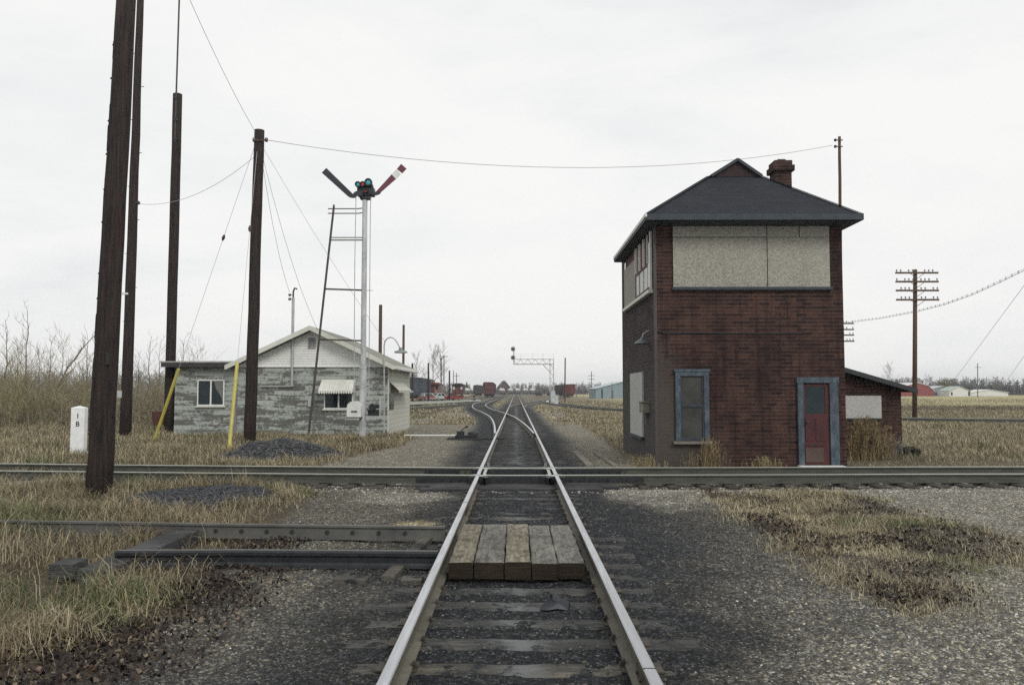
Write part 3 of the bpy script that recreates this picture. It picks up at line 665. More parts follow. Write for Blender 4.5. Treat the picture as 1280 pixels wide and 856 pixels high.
cl_ = at_z(694, 757, 0); lump = thing('coal_lump', (cl_.x, cl_.y, 0), 'small heap of black lumps lying on a tie in front of the planks', 'coal')
lr = random.Random(5); mb = MB(); vs = []
for a in range(9):
    for h in range(4): vs.append((cl_.x+(.13-.03*h)*math.cos(a*.698)*lr.uniform(.6,1.2), cl_.y+(.10-.02*h)*math.sin(a*.698)*lr.uniform(.6,1.2), -.02+.03*h+lr.uniform(0,.03)))
mb.add(vs, [(a*4+h, ((a+1) % 9)*4+h, ((a+1) % 9)*4+h+1, a*4+h+1) for a in range(9) for h in range(3)]+[tuple(a*4+3 for a in range(9))]); mb.build('lumps', M['black'], lump)
# loose boards
bl = thing('loose_board', (1.9, 21, 0), 'pale weathered board on the gravel beside the track, nearer the rails of the two', 'board', 'boards lying beyond the crossing')
a1 = at_z(719, 563, .03); a2 = at_z(737, 580.5, .03); MB().bar((a1.x, a1.y, .0), (a2.x, a2.y, .0), .17, .06).build('board', M['board'], bl)
bl2 = thing('loose_board', (2.6, 21, 0), 'longer pale board on the gravel nearer the brick tower', 'board', 'boards lying beyond the crossing')
a1 = at_z(743, 563.5, .03); a2 = at_z(769, 580.5, .03); MB().bar((a1.x, a1.y, .0), (a2.x, a2.y, .0), .12, .05).build('board', M['board'], bl2)
a1 = at_z(-30, 608, .08); a2 = at_z(107, 602, .08)
ol = thing('weathered_timber', (a2.x, a2.y, 0), 'long weathered timber lying in the grass beside the leaning pole', 'timber')
MB().bar((a1.x, a1.y, .06), (a2.x, a2.y, .06), .42, .14).build('timber', M['board'], ol, bevel=.01)
# ================================================================ brick-sided signal tower
YT = 19.25
p0 = at_y(821.5, 583, YT); XL = p0.x; XR = at_y(1059, 583, YT).x; YB = at_x(779, 555, XL).y
tw = thing('signal_tower', ((XL+XR)/2, YT, 0), 'two-storey signal tower clad in dark red brick-pattern siding with boarded-up windows', 'signal tower')
eave_z = at_y(940, 270, YT-.5).z
ZT = eave_z+.02
wall = MB()
wall.add([(XL,YT,-.2),(XR,YT,-.2),(XR,YT,ZT),(XL,YT,ZT)], [(0,1,2,3)], 0)
wall.add([(XL,YT,-.2),(XL,YB,-.2),(XL,YB,ZT),(XL,YT,ZT)], [(0,3,2,1)], 1)
wall.add([(XR,YT,-.2),(XR,YB,-.2),(XR,YB,ZT),(XR,YT,ZT)], [(0,1,2,3)], 0)
wall.add([(XL,YB,-.2),(XR,YB,-.2),(XR,YB,ZT),(XL,YB,ZT)], [(0,3,2,1)], 0)
wall.build('wall', [M['brick'], M['sidebrick']], tw)
MB().box(XL-.035, XL+.03, YT-.02, YT+.05, -.1, ZT-.02).build('corner_board', plain('brown_grey_corner_trim', (.055,.045,.045)), tw)
# roof: hip with a small gablet
e0 = at_y(808.5, 268, YT-.62); EX0 = e0.x; EX1 = at_y(1077.5, 268, YT-.62).x; EY0 = YT-.62; EY1 = at_x(768.5, 317, EX0).y; EZ = e0.z
gp = at_y(921, 199, EY0+1.75); g0 = at_y(886, 220.5, EY0+1.75); g1 = at_y(953, 221.5, EY0+1.75)
RX, RZ, GY = gp.x, gp.z, gp.y
yr1 = EY1-2.4
rf = MB(); th = .13
gz0 = (g0.z+g1.z)/2
gx0, gx1 = g0.x, g1.x
# plane heights: left slope from eave (EX0,EZ) to ridge (RX,RZ)
ov = [(EX0,EY0,EZ),(EX1,EY0,EZ),(gx1,GY,gz0),(gx0,GY,gz0)]
rf.add(ov, [(0,1,2,3)])
rf.add([(EX0,EY0,EZ),(gx0,GY,gz0),(gx0,GY-.07,gz0),(RX,GY-.07,RZ+.01),(RX,yr1,RZ),(EX0,EY1,EZ)], [(0,1,4),(0,4,5)])
rf.add([(gx0,GY-.07,gz0+.01),(RX,GY-.07,RZ+.01),(RX,yr1,RZ+.0),(gx0,GY+.3,gz0+.02)], [(0,1,2,3)])
rf.add([(EX1,EY0,EZ),(gx1,GY,gz0),(RX,yr1,RZ),(EX1,EY1,EZ)], [(0,3,2),(0,2,1)])
rf.add([(gx1,GY-.07,gz0+.01),(RX,GY-.07,RZ+.01),(RX,yr1,RZ+.0),(gx1,GY+.3,gz0+.02)], [(0,3,2,1)])
rf.add([(EX0,EY1,EZ),(EX1,EY1,EZ),(RX,yr1,RZ)], [(0,2,1)])
roof = rf.build('roof', M['shingle'], tw)
MB().add([(EX0,EY0,EZ-.15),(EX1,EY0,EZ-.15),(EX1,EY1,EZ-.15),(EX0,EY1,EZ-.15)], [(0,1,2,3)]).build('soffit', M['darkblue'], roof)
mb = MB(); h_ = .125
mb.box(EX0, EX1, EY0-.03, EY0, EZ-h_-.01, EZ+.012); mb.box(EX0, EX1, EY1, EY1+.03, EZ-h_-.01, EZ+.012)
mb.box(EX1, EX1+.03, EY0-.03, EY1+.03, EZ-h_-.01, EZ+.012); mb.build('fascia', M['darkblue'], roof)
MB().box(EX0-.04, EX0, EY0-.03, EY1+.03, EZ-.06, EZ+.02).build('gutter', M['cream'], roof)
MB().box(EX0-.03, EX0-.001, EY0-.02, EY1+.02, EZ-h_-.01, EZ-.062).build('fascia', M['darkblue'], roof)
gm_ = MB(); gm_.prism([(gx0+.05,GY-.02,gz0),(gx1-.05,GY-.02,gz0),(RX,GY-.02,RZ-.06)], (0,.04,0)); gm_.build('gablet', plain('maroon_gablet_shingles', (.026,.013,.015), .9), roof)
mb = MB(); mb.bar((gx0+.04,GY-.09,gz0+.0),(RX,GY-.09,RZ-.03),.04,.07); mb.bar((gx1-.04,GY-.09,gz0+.0),(RX,GY-.09,RZ-.03),.04,.07); mb.build('barge_board', M['darkblue'], roof)
for ea, ga in ((EX0, gx0), (EX1, gx1)): MB().bar((ea,EY0,EZ+.015),(ga,GY,gz0+.015),.12,.02).build('hip_ridge', M['shingle'], roof)
# chimney
cy0 = YT+3.4; ca = at_y(969, 214, cy0); cb_ = at_y(989.5, 214, cy0); ct_ = at_y(978, 200.5, cy0).z
cm = MB(); cm.box(ca.x, cb_.x, cy0, cy0+.5, EZ+.3, ct_-.14); 
M['chim'] = m_brick('chimney_brick'); 
cm.box(ca.x-.07, cb_.x+.07, cy0-.07, cy0+.57, ct_-.30, ct_-.14); cm.box(ca.x-.02, cb_.x+.02, cy0-.02, cy0+.52, ct_-.14, ct_)
ch = cm.build('chimney', M['chim'], tw)
MB().box(ca.x+.12, cb_.x-.12, cy0+.12, cy0+.38, ct_, ct_+.07).build('flue', M['insul'], ch)
# front upper boarded window
def fr(u, v, d=0): return at_y(u, v, YT-d)
a = fr(840.5, 271.5); b2 = fr(1037, 359); s1 = fr(958, 300).x; s2 = fr(940, 297).z; s3 = fr(998, 280).x
bw = MB(); g_ = .010
ztop = EZ-.16
bw.box(a.x, s1-g_, YT-.04, YT-.002, b2.z, s2-g_); bw.box(s1+g_, b2.x, YT-.043, YT-.002, b2.z, s2-g_)
bw.box(a.x, s1-g_, YT-.044, YT-.002, s2+.008, ztop); bw.box(s1+g_, s3-g_, YT-.041, YT-.002, s2+.002, ztop); bw.box(s3+g_, b2.x, YT-.045, YT-.002, s2+.002, ztop)
wb = bw.build('window_board', M['osb'], tw, label='large pale chipboard sheets over the upper front window')
MB().box(a.x-.04, b2.x+.04, YT-.10, YT-.001, b2.z-.07, b2.z-.001).build('window_sill', M['darkblue'], wb)
# nails in sheets
mb = MB()
for x in np.arange(a.x+.1, b2.x, .42):
    for z in (b2.z+.06, s2-.05, ztop-.06): mb.box(x-.007, x+.007, YT-.052, YT-.04, z-.007, z+.007)
mb.build('nails', M['rust'], wb)
# lower left window
w0 = fr(843.5, 464.5); w1 = fr(886.5, 553.5); fw = .115
sw = MB(); sw.box(w0.x+fw+.01, w1.x-fw-.01, YT-.02, YT-.004, w1.z+.1, w0.z-fw)
wn = MB(); wn.box(w0.x, w0.x+fw, YT-.07, YT-.002, w1.z+.05, w0.z-.0); wn.box(w1.x-fw, w1.x, YT-.07, YT-.002, w1.z+.05, w0.z); wn.box(w0.x-.03, w1.x+.03, YT-.085, YT-.002, w0.z+.001, w0.z+.06); wn.box(w0.x+fw, w1.x-fw, YT-.068, YT-.002, w0.z-.10, w0.z-.001)
wi = wn.build('window', M['bluetrim'], tw, label='lower front window in a peeling pale blue frame')
sw.build('pane', M['dirtyglass'], wi)
zm = fr(860, 507).z
mb = MB(); mb.box(w0.x+fw, w1.x-fw, YT-.045, YT-.021, zm-.03, zm+.03); mb.box(w0.x+fw, w0.x+fw+.04, YT-.043, YT-.021, w1.z+.08, w0.z-.11); mb.box(w1.x-fw-.04, w1.x-fw, YT-.043, YT-.021, w1.z+.08, w0.z-.11); mb.box(w0.x+fw, w1.x-fw, YT-.041, YT-.021, w1.z+.06, w1.z+.12); mb.build('sash', M['darkblue'], wi)
MB().box(w0.x-.06, w1.x+.05, YT-.13, YT-.002, w1.z-.02, w1.z+.045).build('window_sill', M['board'], wi)
# door
d0 = fr(995.5, 471.5); d1 = fr(1048.5, 581); fl = .15
dz0 = .06
df = MB(); df.box(d0.x, d0.x+.13, YT-.08, YT-.002, dz0-.06, d0.z-.13); df.box(d1.x-.20, d1.x, YT-.08, YT-.002, dz0-.06, d0.z-.13); df.box(d0.x-.02, d1.x+.02, YT-.09, YT-.002, d0.z-.13, d0.z)
dfo = df.build('door_frame', M['bluetrim'], tw)
dx0, dx1 = d0.x+.135, d1.x-.205; dtop = d0.z-.16
M['dd'] = M['doorred']; zg = fr(1020, 517).z
db = MB(); Yd = YT-.03
db.box(dx0, dx1, Yd, YT-.004, dz0, zg); db.box(dx0, dx0+.05, Yd, YT-.004, zg, dtop); db.box(dx1-.09, dx1, Yd, YT-.004, zg, dtop); db.box(dx0+.05, dx1-.09, Yd, YT-.004, dtop-.05, dtop)
door = db.build('door', M['doorred'], tw, label='faded red door with a dark upper pane and a worn patch at its foot')
MB().box(dx0+.05, dx1-.09, YT-.016, YT-.003, zg, dtop-.05).build('pane', M['glass'], door)
mb = MB(); xm = dx0+(dx1-dx0)*.42
for xa, xb in ((dx0+.04, xm-.03), (xm+.03, dx1-.05)):
    for q in (0,): mb.box(xa, xb, Yd-.012, Yd-.001, .62, zg-.10)
mb.box(dx0+.04, dx1-.05, Yd-.010, Yd-.001, .50, .54); mb.build('door_panel', M['doorred'], door)
MB().box(dx0+.03, dx0+.45, Yd-.016, Yd-.001, .12, .45).build('kick_board', plain('scuffed_brown_wood', (.07,.045,.035)), door)
mb = MB(); mb.box(xm-.15, xm+.06, Yd-.02, Yd-.008, .50, .53); mb.lathe([(0,0),(.03,0),(.03,.05),(0,.06)], (dx0+.06, Yd-.06, 1.05), 8, 0, 'y'); mb.build('handle', M['black'], door)
MB().box(d0.x-.05, d1.x+.05, YT-.45, YT-.09, -.1, .05).build('step', M['concrete'], tw)
# cable stapled across the front
c0 = fr(822, 414); c1 = fr(1003, 417)
pts = [(c0.x, YT-.02, c0.z), (fr(832,417).x, YT-.02, fr(832,417.5).z), (fr(860,417).x, YT-.02, fr(860,416.5).z), (fr(930,417).x, YT-.02, c1.z), (c1.x, YT-.02, c1.z)]
mb = MB(); mb.tube(pts, .013, 5); mb.tube([(fr(834,417).x, YT-.02, fr(834,417).z), (fr(834,417).x-.01, YT-.02, fr(834,448).z)], .009, 5); mb.build('cable', M['black'], tw)
# side wall upper window band
def sd(u, v): return at_x(u, v, XL)
su = sd(815.5, 290); sl = sd(781, 380)
zt_s = sd(815.5, 286).z; zb_s = sd(815.5, 362).z; y0s = su.y; y1s = sd(782, 340).y
zt_s = min(zt_s, EZ-.2)
sbn = MB(); sbn.box(XL-.02, XL-.003, y0s, y1s, zb_s, zt_s)
sb = sbn.build('side_window', plain('maroon_side_panel', (.10,.045,.045), .9), tw, label='long upper side window, part boarded, with white painted lower lights')
yq = [y0s+(y1s-y0s)*f for f in (0, .12, .16, .30, .46, .60, .66, .82, .97)]
mb = MB()
mb.box(XL-.05, XL-.02, sd(796,340).y, y1s-.02, zb_s+.02, zt_s-(zt_s-zb_s)*.18); mb.build('window_board', M['osb'], sb)
ys_ = [sd(x, 340).y for x in (811.5, 807, 806.3, 801.8, 800.8, 797.3)]
mb = MB()
for a_, b_ in ((ys_[0], ys_[1]), (ys_[2], ys_[3]), (ys_[4], ys_[5])): mb.box(XL-.045, XL-.021, a_+.05, b_-.05, zb_s+.10, zb_s+(zt_s-zb_s)*.44)
mb.build('painted_light', M['white'], sb)
MB().box(XL-.04, XL-.021, y0s+.1, ys_[0]-.05, zb_s+.1, zt_s-.05).build('pane', M['glass'], sb); mb = MB(); mb.box(XL-.04, XL-.021, y1s-.35, y1s-.05, zt_s-.45, zt_s-.05); mb.build('pane', M['glass'], sb)
MB().box(XL-.07, XL-.021, y0s-.02, y0s+.07, zb_s, zt_s).build('mullion', M['cream'], sb)
for yv in ys_+[sd(796,340).y]: mb = MB(); mb.box(XL-.06, XL-.021, yv-.022, yv+.022, zb_s+.5*(zt_s-zb_s), zt_s); mb.build('mullion', M['cream'], sb)
mb = MB(); mb.box(XL-.12, XL-.003, y0s-.03, y1s+.03, zb_s-.09, zb_s-.005); mb.build('window_sill', M['cream'], sb)
# lower side board, electric box, lamp
b0 = sd(789.5, 466); b1 = sd(805.5, 548)
zbt = sd(797, 466).z; zbb = sd(797, 543).z
mb = MB(); mb.box(XL-.05, XL-.003, b1.y, b0.y, zbb, zbt); o = mb.build('window_board', M['osb_pale'], tw, label='tall pale board over the lower side window')
MB().box(XL-.09, XL-.003, b1.y-.03, b0.y+.03, zbb-.07, zbb-.005).build('window_sill', M['darkblue'], o)
e0_ = sd(807.5, 503); e1_ = sd(812.5, 516)
mb = MB(); mb.box(XL-.17, XL-.003, e1_.y, e0_.y, e1_.z, e0_.z); mb.box(XL-.20, XL-.003, e1_.y-.03, e0_.y+.03, e0_.z, e0_.z+.03); mb.tube([(XL-.06, (e0_.y+e1_.y)/2, e1_.z), (XL-.06, (e0_.y+e1_.y)/2, e1_.z-.3)], .02, 6); mb.build('electric_box', plain('olive_grey_box', (.17,.165,.13)), tw)
l0 = sd(812, 428)
mb = MB(); mb.tube([(XL, l0.y, l0.z+.28), (XL-.05, l0.y, l0.z+.28), (XL-.15, l0.y, l0.z+.22), (XL-.19, l0.y, l0.z+.1)], .018, 6); la = mb.build('wall_lamp', M['galv'], tw)
MB().lathe([(.03,.12),(.06,.08),(.17,.01),(.20,-.03),(.19,-.035),(.02,.05)], (XL-.19, l0.y, l0.z), 16).build('lamp_shade', plain('dull_enamel_shade', (.11,.125,.135), .5), la)
# lean-to on the far side
YA = 23.2; la0 = at_y(1059, 462, YA); lx1 = at_y(1126, 486, YA); le = at_y(1137, 487, YA-.35)
sh = MB(); zl = at_y(1059, 468, YA).z; zr = at_y(1126, 487.5, YA).z; sl_ = (zr-zl)/(lx1.x-la0.x); zA = zl-sl_*(la0.x-XR)
sh.prism([(XR+.003,YA,-.2),(lx1.x,YA,-.2),(lx1.x,YA,zr),(XR+.003,YA,zA)], (0,2.6,0)); lt2 = sh.build('lean_to', M['brick'], tw, label='low lean-to shed on the right side of the tower')
x2 = lx1.x+.30; mb = MB(); mb.prism([(XR+.004,YA-.3,zA+.03),(x2,YA-.3,zA+.03+sl_*(x2-XR)),(x2,YA-.3,zA+.14+sl_*(x2-XR)),(XR+.004,YA-.3,zA+.14)], (0,3.2,0)); mb.build('roof', M['shingle'], lt2)
mb = MB(); mb.prism([(XR+.004,YA-.33,zA+.0),(x2+.02,YA-.33,zA+.0+sl_*(x2-XR)),(x2+.02,YA-.33,zA+.12+sl_*(x2-XR)),(XR+.004,YA-.33,zA+.12)], (0,.028,0)); mb.build('fascia', M['black'], lt2)
q0 = at_y(1056, 494.5, YA); q1 = at_y(1101.5, 522.5, YA); mb = MB(); mb.box(q0.x-.4, q1.x, YA-.04, YA-.003, q1.z, q0.z); mb.build('window_board', M['osb_pale'], lt2)
MB().box(q0.x-.4, q1.x+.02, YA-.05, YA-.003, q1.z-.05, q1.z-.003).build('window_sill', M['black'], lt2)

# ================================================================ block house
YH = 33.2
def hs(u, v, d=0): return at_y(u, v, YH-d)
hx0 = hs(296.5, 457).x; hx1 = hs(485, 457).x; ax0 = hs(219, 457).x; hz = hs(400, 457.5).z; pk = hs(390, 409); YHB = at_x(512, 520, hx1).y
hz_e = hz
hh = thing('block_house', ((hx0+hx1)/2, YH, 0), 'low block building with peeling grey paint and a white gable, left of the tracks', 'building')
mb = MB()
mb.add([(hx0,YH,-.2),(hx1,YH,-.2),(hx1,YH,hz),(hx0,YH,hz)], [(0,1,2,3)], 0)
mb.add([(hx1,YH,-.2),(hx1,YHB,-.2),(hx1,YHB,hz),(hx1,YH,hz)], [(0,1,2,3)], 1)
mb.add([(hx0,YH,-.2),(hx0,YHB,-.2),(hx0,YHB,hz),(hx0,YH,hz)], [(0,3,2,1)], 0)
mb.add([(hx0,YHB,-.2),(hx1,YHB,-.2),(hx1,YHB,hz),(hx0,YHB,hz)], [(0,3,2,1)], 0)
mb.build('wall', [M['block'], M['block_side']], hh)
MB().box(hx1-.0, hx1+.03, YH-.02, YH+.07, -.1, hz-.01).build('corner_trim', M['cream'], hh)
apx = (hx0+hx1)/2; apz = pk.z-.14; ohx = .28; slope = (apz-hz)/((hx1-hx0)/2)
mb = MB(); mb.prism([(hx0,YH-.03,hz+.002),(hx1,YH-.03,hz+.002),(apx,YH-.03,apz)], (0,.03,0)); gb = mb.build('gable', M['siding'], hh)
mb = MB()
for k in range(1, 14):
    z = hz+(apz-hz)*k/14; hw = (hx1-hx0)/2*(1-k/14)-.03; mb.box(apx-hw, apx+hw, YH-.042, YH-.031, z-.008, z+.004)
mb.build('siding_line', M['siding'], gb)
v0_ = hs(386, 422); v1_ = hs(394.5, 435.5)
mb = MB(); mb.box(v0_.x, v1_.x, YH-.06, YH-.031, v1_.z, v0_.z)
for k in range(5): mb.box(v0_.x-.01, v1_.x+.01, YH-.075, YH-.061, v1_.z+k*(v0_.z-v1_.z)/5, v1_.z+k*(v0_.z-v1_.z)/5+.04)
mb.build('gable_vent', plain('grey_vent', (.30,.31,.30)), gb)
MB().box(hx0-.02, hx1+.02, YH-.07, YH-.002, hz-.045, hz+.0).build('gable_sill', M['siding'], hh)
mb = MB(); fo = .55
for sx in (-1, 1):
    ex = apx+sx*((hx1-hx0)/2+ohx); ez = hz-slope*ohx
    mb.prism([(apx,YH-fo,apz+.06),(ex,YH-fo,ez+.06),(ex,YH-fo,ez+.16),(apx,YH-fo,apz+.16)], (0,YHB-YH+fo+.3,0))
hr = mb.build('roof', plain('grey_green_roll_roofing', (.20,.20,.17), .9), hh)
mb = MB()
for sx in (-1, 1):
    ex = apx+sx*((hx1-hx0)/2+ohx); ez = hz-slope*ohx
    mb.prism([(apx,YH-fo-.03,apz-.02),(ex,YH-fo-.03,ez-.02),(ex,YH-fo-.03,ez+.17),(apx,YH-fo-.03,apz+.17)], (0,.03,0))
    mb.box(ex, ex+sx*.03, YH-fo-.03, YHB+.3, ez-.02, ez+.16)
mb.build('barge_board', M['cream'], hr)
mb = MB(); ex = apx+((hx1-hx0)/2+ohx); ez = hz-slope*ohx; mb.box(ex+.03, ex+.12, YH-fo+.05, YHB+.3, ez-.0, ez+.08); mb.build('gutter', M['white'], hr)
mb = MB()
for sx in (-1, 1):
    ex = apx+sx*((hx1-hx0)/2+ohx); ez = hz-slope*ohx
    mb.prism([(apx,YH-fo,apz+.055),(ex,YH-fo,ez+.055),(ex,YH-fo,ez+.045),(apx,YH-fo,apz+.045)], (0,fo-.03,0))
mb.build('soffit', M['siding'], hr)
# flat-roofed annex on the left
az = hs(250, 459).z
mb = MB(); mb.add([(ax0,YH+.02,-.2),(hx0,YH+.02,-.2),(hx0,YH+.02,az),(ax0,YH+.02,az)], [(0,1,2,3)]); mb.add([(ax0,YH+.02,-.2),(ax0,YH+5,-.2),(ax0,YH+5,az),(ax0,YH+.02,az)], [(0,3,2,1)])
an = mb.build('annex_wall', M['block'], hh, label='flat-roofed annex at the left end')
r0 = hs(206, 455); r1 = hs(295, 455); mb = MB(); mb.box(r0.x, r1.x, YH-.35, YH+5.2, az+.01, az+.21); mb.box(r0.x, r1.x+.02, YH-.37, YH-.351, az+.0, az+.17)
ar = mb.build('roof', plain('dark_tar_roof', (.035,.033,.034)), an)
MB().box(r0.x-.02, r1.x+.03, YH-.40, YH-.37, az+.175, az+.24).build('roof_edge', plain('pale_roof_edge', (.30,.30,.28)), ar)
MB().box(hs(293.5,480).x, hs(296.8,480).x, YH-.05, YH-.002, -.1, az).build('corner_trim', plain('grey_corner', (.18,.19,.2)), hh)
def win(x0, x1, y0, y1, parent, awn=False, label=None, curtain=True):
    a = hs(x0, y0); b = hs(x1, y1); mb = MB(); f = .045
    mb.box(a.x, b.x, YH-.06, YH-.002, b.z, b.z+f); mb.box(a.x, b.x, YH-.06, YH-.002, a.z-f, a.z); mb.box(a.x, a.x+f, YH-.058, YH-.002, b.z+f, a.z-f); mb.box(b.x-f, b.x, YH-.058, YH-.002, b.z+f, a.z-f)
    mx = (a.x+b.x)/2; mb.box(mx-.03, mx+.03, YH-.05, YH-.002, b.z+f, a.z-f)
    w_ = mb.build('window', M['siding'], parent, label=label)
    MB().box(a.x+f, b.x-f, YH-.03, YH-.004, b.z+f, a.z-f).build('pane', M['glass'], w_)
    MB().box(a.x-.06, b.x+.06, YH-.10, YH-.002, b.z-.06, b.z-.002).build('window_sill', M['cream'], w_)
    if curtain:
        mb = MB(); mb.prism([(mx+.12,YH-.034,a.z-f),(b.x-f,YH-.034,a.z-f),(b.x-f,YH-.034,b.z+f+.1),(b.x-f-.1,YH-.034,b.z+f+.35),(mx+.2,YH-.034,a.z-.35)], (0,.003,0)); mb.build('curtain', M['curtain'], w_)
    return a, b
win(247.5, 280.5, 474.5, 507, hh, label='sliding window with a drawn-back curtain')
a, b2 = win(405.5, 441.5, 487, 511, hh, curtain=False, label='window under the white awning')
w_a = hs(399, 474.8, .0); w_b = hs(441.5, 474.8)
zlo = at_y(420, 490.5, YH-.6).z
mb = MB(); nr = 14; X0, X1 = at_y(399.5,480,YH-.4).x, at_y(442,480,YH-.4).x
for k in range(nr):
    xa = X0+(X1-X0)*k/nr; xb = X0+(X1-X0)*(k+1)/nr-.004; dz = .004*(k % 2)
    mb.prism([(xa,YH-.02,w_a.z+dz),(xb,YH-.02,w_a.z+dz),(xb,YH-.62,zlo+.07+dz),(xa,YH-.62,zlo+.07+dz)], (0,-.0,.012))
    mb.prism([(xa,YH-.62,zlo+.08+dz),(xb,YH-.62,zlo+.08+dz),(xb-.01,YH-.625,zlo-.02),((xa+xb)/2,YH-.625,zlo-.05),(xa+.01,YH-.625,zlo-.02)], (0,-.008,0))
mb.prism([(X0,YH-.02,w_a.z),(X0,YH-.62,zlo+.07),(X0,YH-.62,zlo),(X0,YH-.02,zlo)], (.01,0,0)); mb.prism([(X1,YH-.02,w_a.z),(X1,YH-.62,zlo+.07),(X1,YH-.62,zlo),(X1,YH-.02,zlo)], (-.01,0,0))
mb.build('awning', M['awning'], hh)
# side window and small awning
def hd(u, v): return at_x(u, v, hx1)
a = hd(486.8, 491); b2 = hd(490.5, 511)
mb = MB(); mb.box(hx1+.003, hx1+.03, a.y, b2.y+.25, b2.z, a.z); sw_ = mb.build('side_window', M['glass'], hh)
y0_, y1_ = hd(487, 480).y, hd(504, 480).y; zt_, zl_ = hd(487, 477).z, hd(487, 488.5).z
mb = MB(); mb.prism([(hx1+.004,y0_,zt_),(hx1+.004,y1_,zt_-.02),(hx1+.4,y1_,zl_),(hx1+.4,y0_,zl_)], (0,0,.02))
for k in range(7): yv = y0_+(y1_-y0_)*k/6; mb.box(hx1+.39, hx1+.405, yv, yv+(y1_-y0_)/8, zl_-.07, zl_)
mb.build('side_awning', M['block_side'], sw_)
mb = MB(); mb.tube([(hs(366,481).x, YH-.08, hs(366,483).z), (hs(326,481).x, YH-.08, hs(326,483).z)], .025, 6); zz = hs(366,483).z
mb.tube([(hs(365.5,480).x, YH-.08, zz), (hs(365.5,480).x, YH-.08, hs(365,372).z)], .06, 8)
sm = mb.build('service_mast', M['galv'], hh)
xm_ = hs(365.5,480).x; zt_ = hs(365,372).z
mb = MB(); mb.tube([(xm_,YH-.08,zt_-.02),(xm_,YH-.08,zt_+.25),(xm_+.06,YH-.1,zt_+.38),(xm_+.16,YH-.12,zt_+.34)], .035, 6)
for dz in (.05, -.12): mb.lathe([(0,0),(.05,0),(.06,.05),(.05,.1),(0,.1)], (xm_-.14, YH-.1, zt_+dz), 8); mb.tube([(xm_-.14,YH-.1,zt_+dz+.05),(xm_,YH-.08,zt_+dz+.05)], .012, 4)
mb.build('insulator', M['insul'], sm)
mb = MB(); mb.box(hs(386,503).x, hs(391,503).x, YH-.14, YH-.003, hs(388,508).z, hs(388,500).z); mb.build('meter_box', M['galv'], hh)
mb = MB(); mb.tube([(hs(393.5,475).x, YH-.05, hz-.1), (hs(393.5,475).x, YH-.05, .0)], .03, 6); mb.build('drain_pipe', plain('grey_pipe', (.16,.17,.17)), hh)
# gooseneck yard lamp on the corner
gx = hs(480,460).x
cp = [(480.2,540),(480.2,500),(480.2,432),(481.2,426.5),(484.5,422.5),(488.5,421.5),(492.5,423),(496,427),(499.5,434)]
mb = MB(); mb.tube([tuple(at_y(u, v, YH-.7)) for u, v in cp], .028, 6); yl = mb.build('lamp_arm', M['galv'], None)
b0_ = at_y(480.2, 545, YH-.7)
yt = thing('yard_lamp', (b0_.x, b0_.y, 0), 'gooseneck lamp on a thin pale pipe at the right corner of the block house', 'lamp')
yl.parent = yt; yl.location = -Vector(yt.location)
h0 = at_y(501, 437.5, YH-.7)
mb = MB(); mb.lathe([(.0,.10),(.07,.10),(.09,.0),(.25,-.05),(.27,-.11),(.2,-.12),(.0,-.12)], tuple(h0), 14); mb.build('lamp_head', plain('green_grey_lamp', (.20,.24,.21), .5), yt)

# ================================================================ semaphore
YS = 30.3
def sp(u, v, d=0): return at_y(u, v, YS+d)
sb_ = sp(453, 548); sx_ = sb_.x; pt = sp(454, 247); 
se = thing('semaphore_signal', (sx_, YS, 0), 'tall semaphore signal with one dark and one maroon-and-white arm both raised', 'semaphore signal')
mb = MB(); mb.tube([(sx_,YS,-.2),(sx_,YS,2.6)], .125, 12); mb.tube([(sx_,YS,2.6),(sx_,YS,2.66)], .14, 12); mb.tube([(sx_,YS,2.66),(sx_,YS,pt.z)], [.105,.095], 12); mb.build('mast', M['whitepole'], se, smooth=False)
# ladder
lt_top = sp(417.5, 257); lt_bot = sp(385, 549)
lt_top = Vector((lt_top.x, YS, lt_top.z)); lt_bot = Vector((lt_bot.x, YS, 0))
ld = MB()
for dy in (-.14, .14): ld.bar(lt_bot+Vector((-dy*.2,dy,0)), lt_top+Vector((-dy*.2,dy,0)), .06, .045)
L_ = (lt_top-lt_bot).length; n = int(L_/.3)
for k in range(1, n): p = lt_bot.lerp(lt_top, k/n); ld.tube([p+Vector((.028,-.14,0)), p+Vector((-.028,.14,0))], .011, 5)
lad = ld.build('ladder', plain('rusty_ladder_steel', (.055,.042,.034), .7), se)
def xat(z): f = z/lt_top.z; return lt_bot.x+(lt_top.x-lt_bot.x)*f
mb = MB()
for v, th_ in ((300.5,.04),(297.3,.03),(363,.06),(426,.06)):
    z = sp(450, v).z
    mb.bar((xat(z), YS-.05, z+.05*(v > 350)), (sx_, YS-.05, z-.0), .04, th_)
mb.build('ladder_brace', M['rust'], se)
mb = MB()
for v in (261, 266.8):
    z = sp(440, v).z; xa = sp(410, v).x
    mb.bar((xa, YS, z), (sx_-.25, YS, z), .05, .03); mb.bar((sx_-.25, YS, z), (sx_, YS, z+.03), .05, .03)
mb.build('platform_rail', M['rust'], se)
zc = sp(453, 236).z
mb = MB()
mb.box(sx_-.28, sx_+.36, YS-.16, YS+.16, zc-.30, zc+.02); mb.box(sx_-.18, sx_+.2, YS-.14, YS+.14, zc-.42, zc-.3); mb.box(sx_-.22, sx_+.30, YS-.12, YS+.12, zc+.02, zc+.16)
hub = mb.build('spindle_box', M['black'], se, bevel=.03)
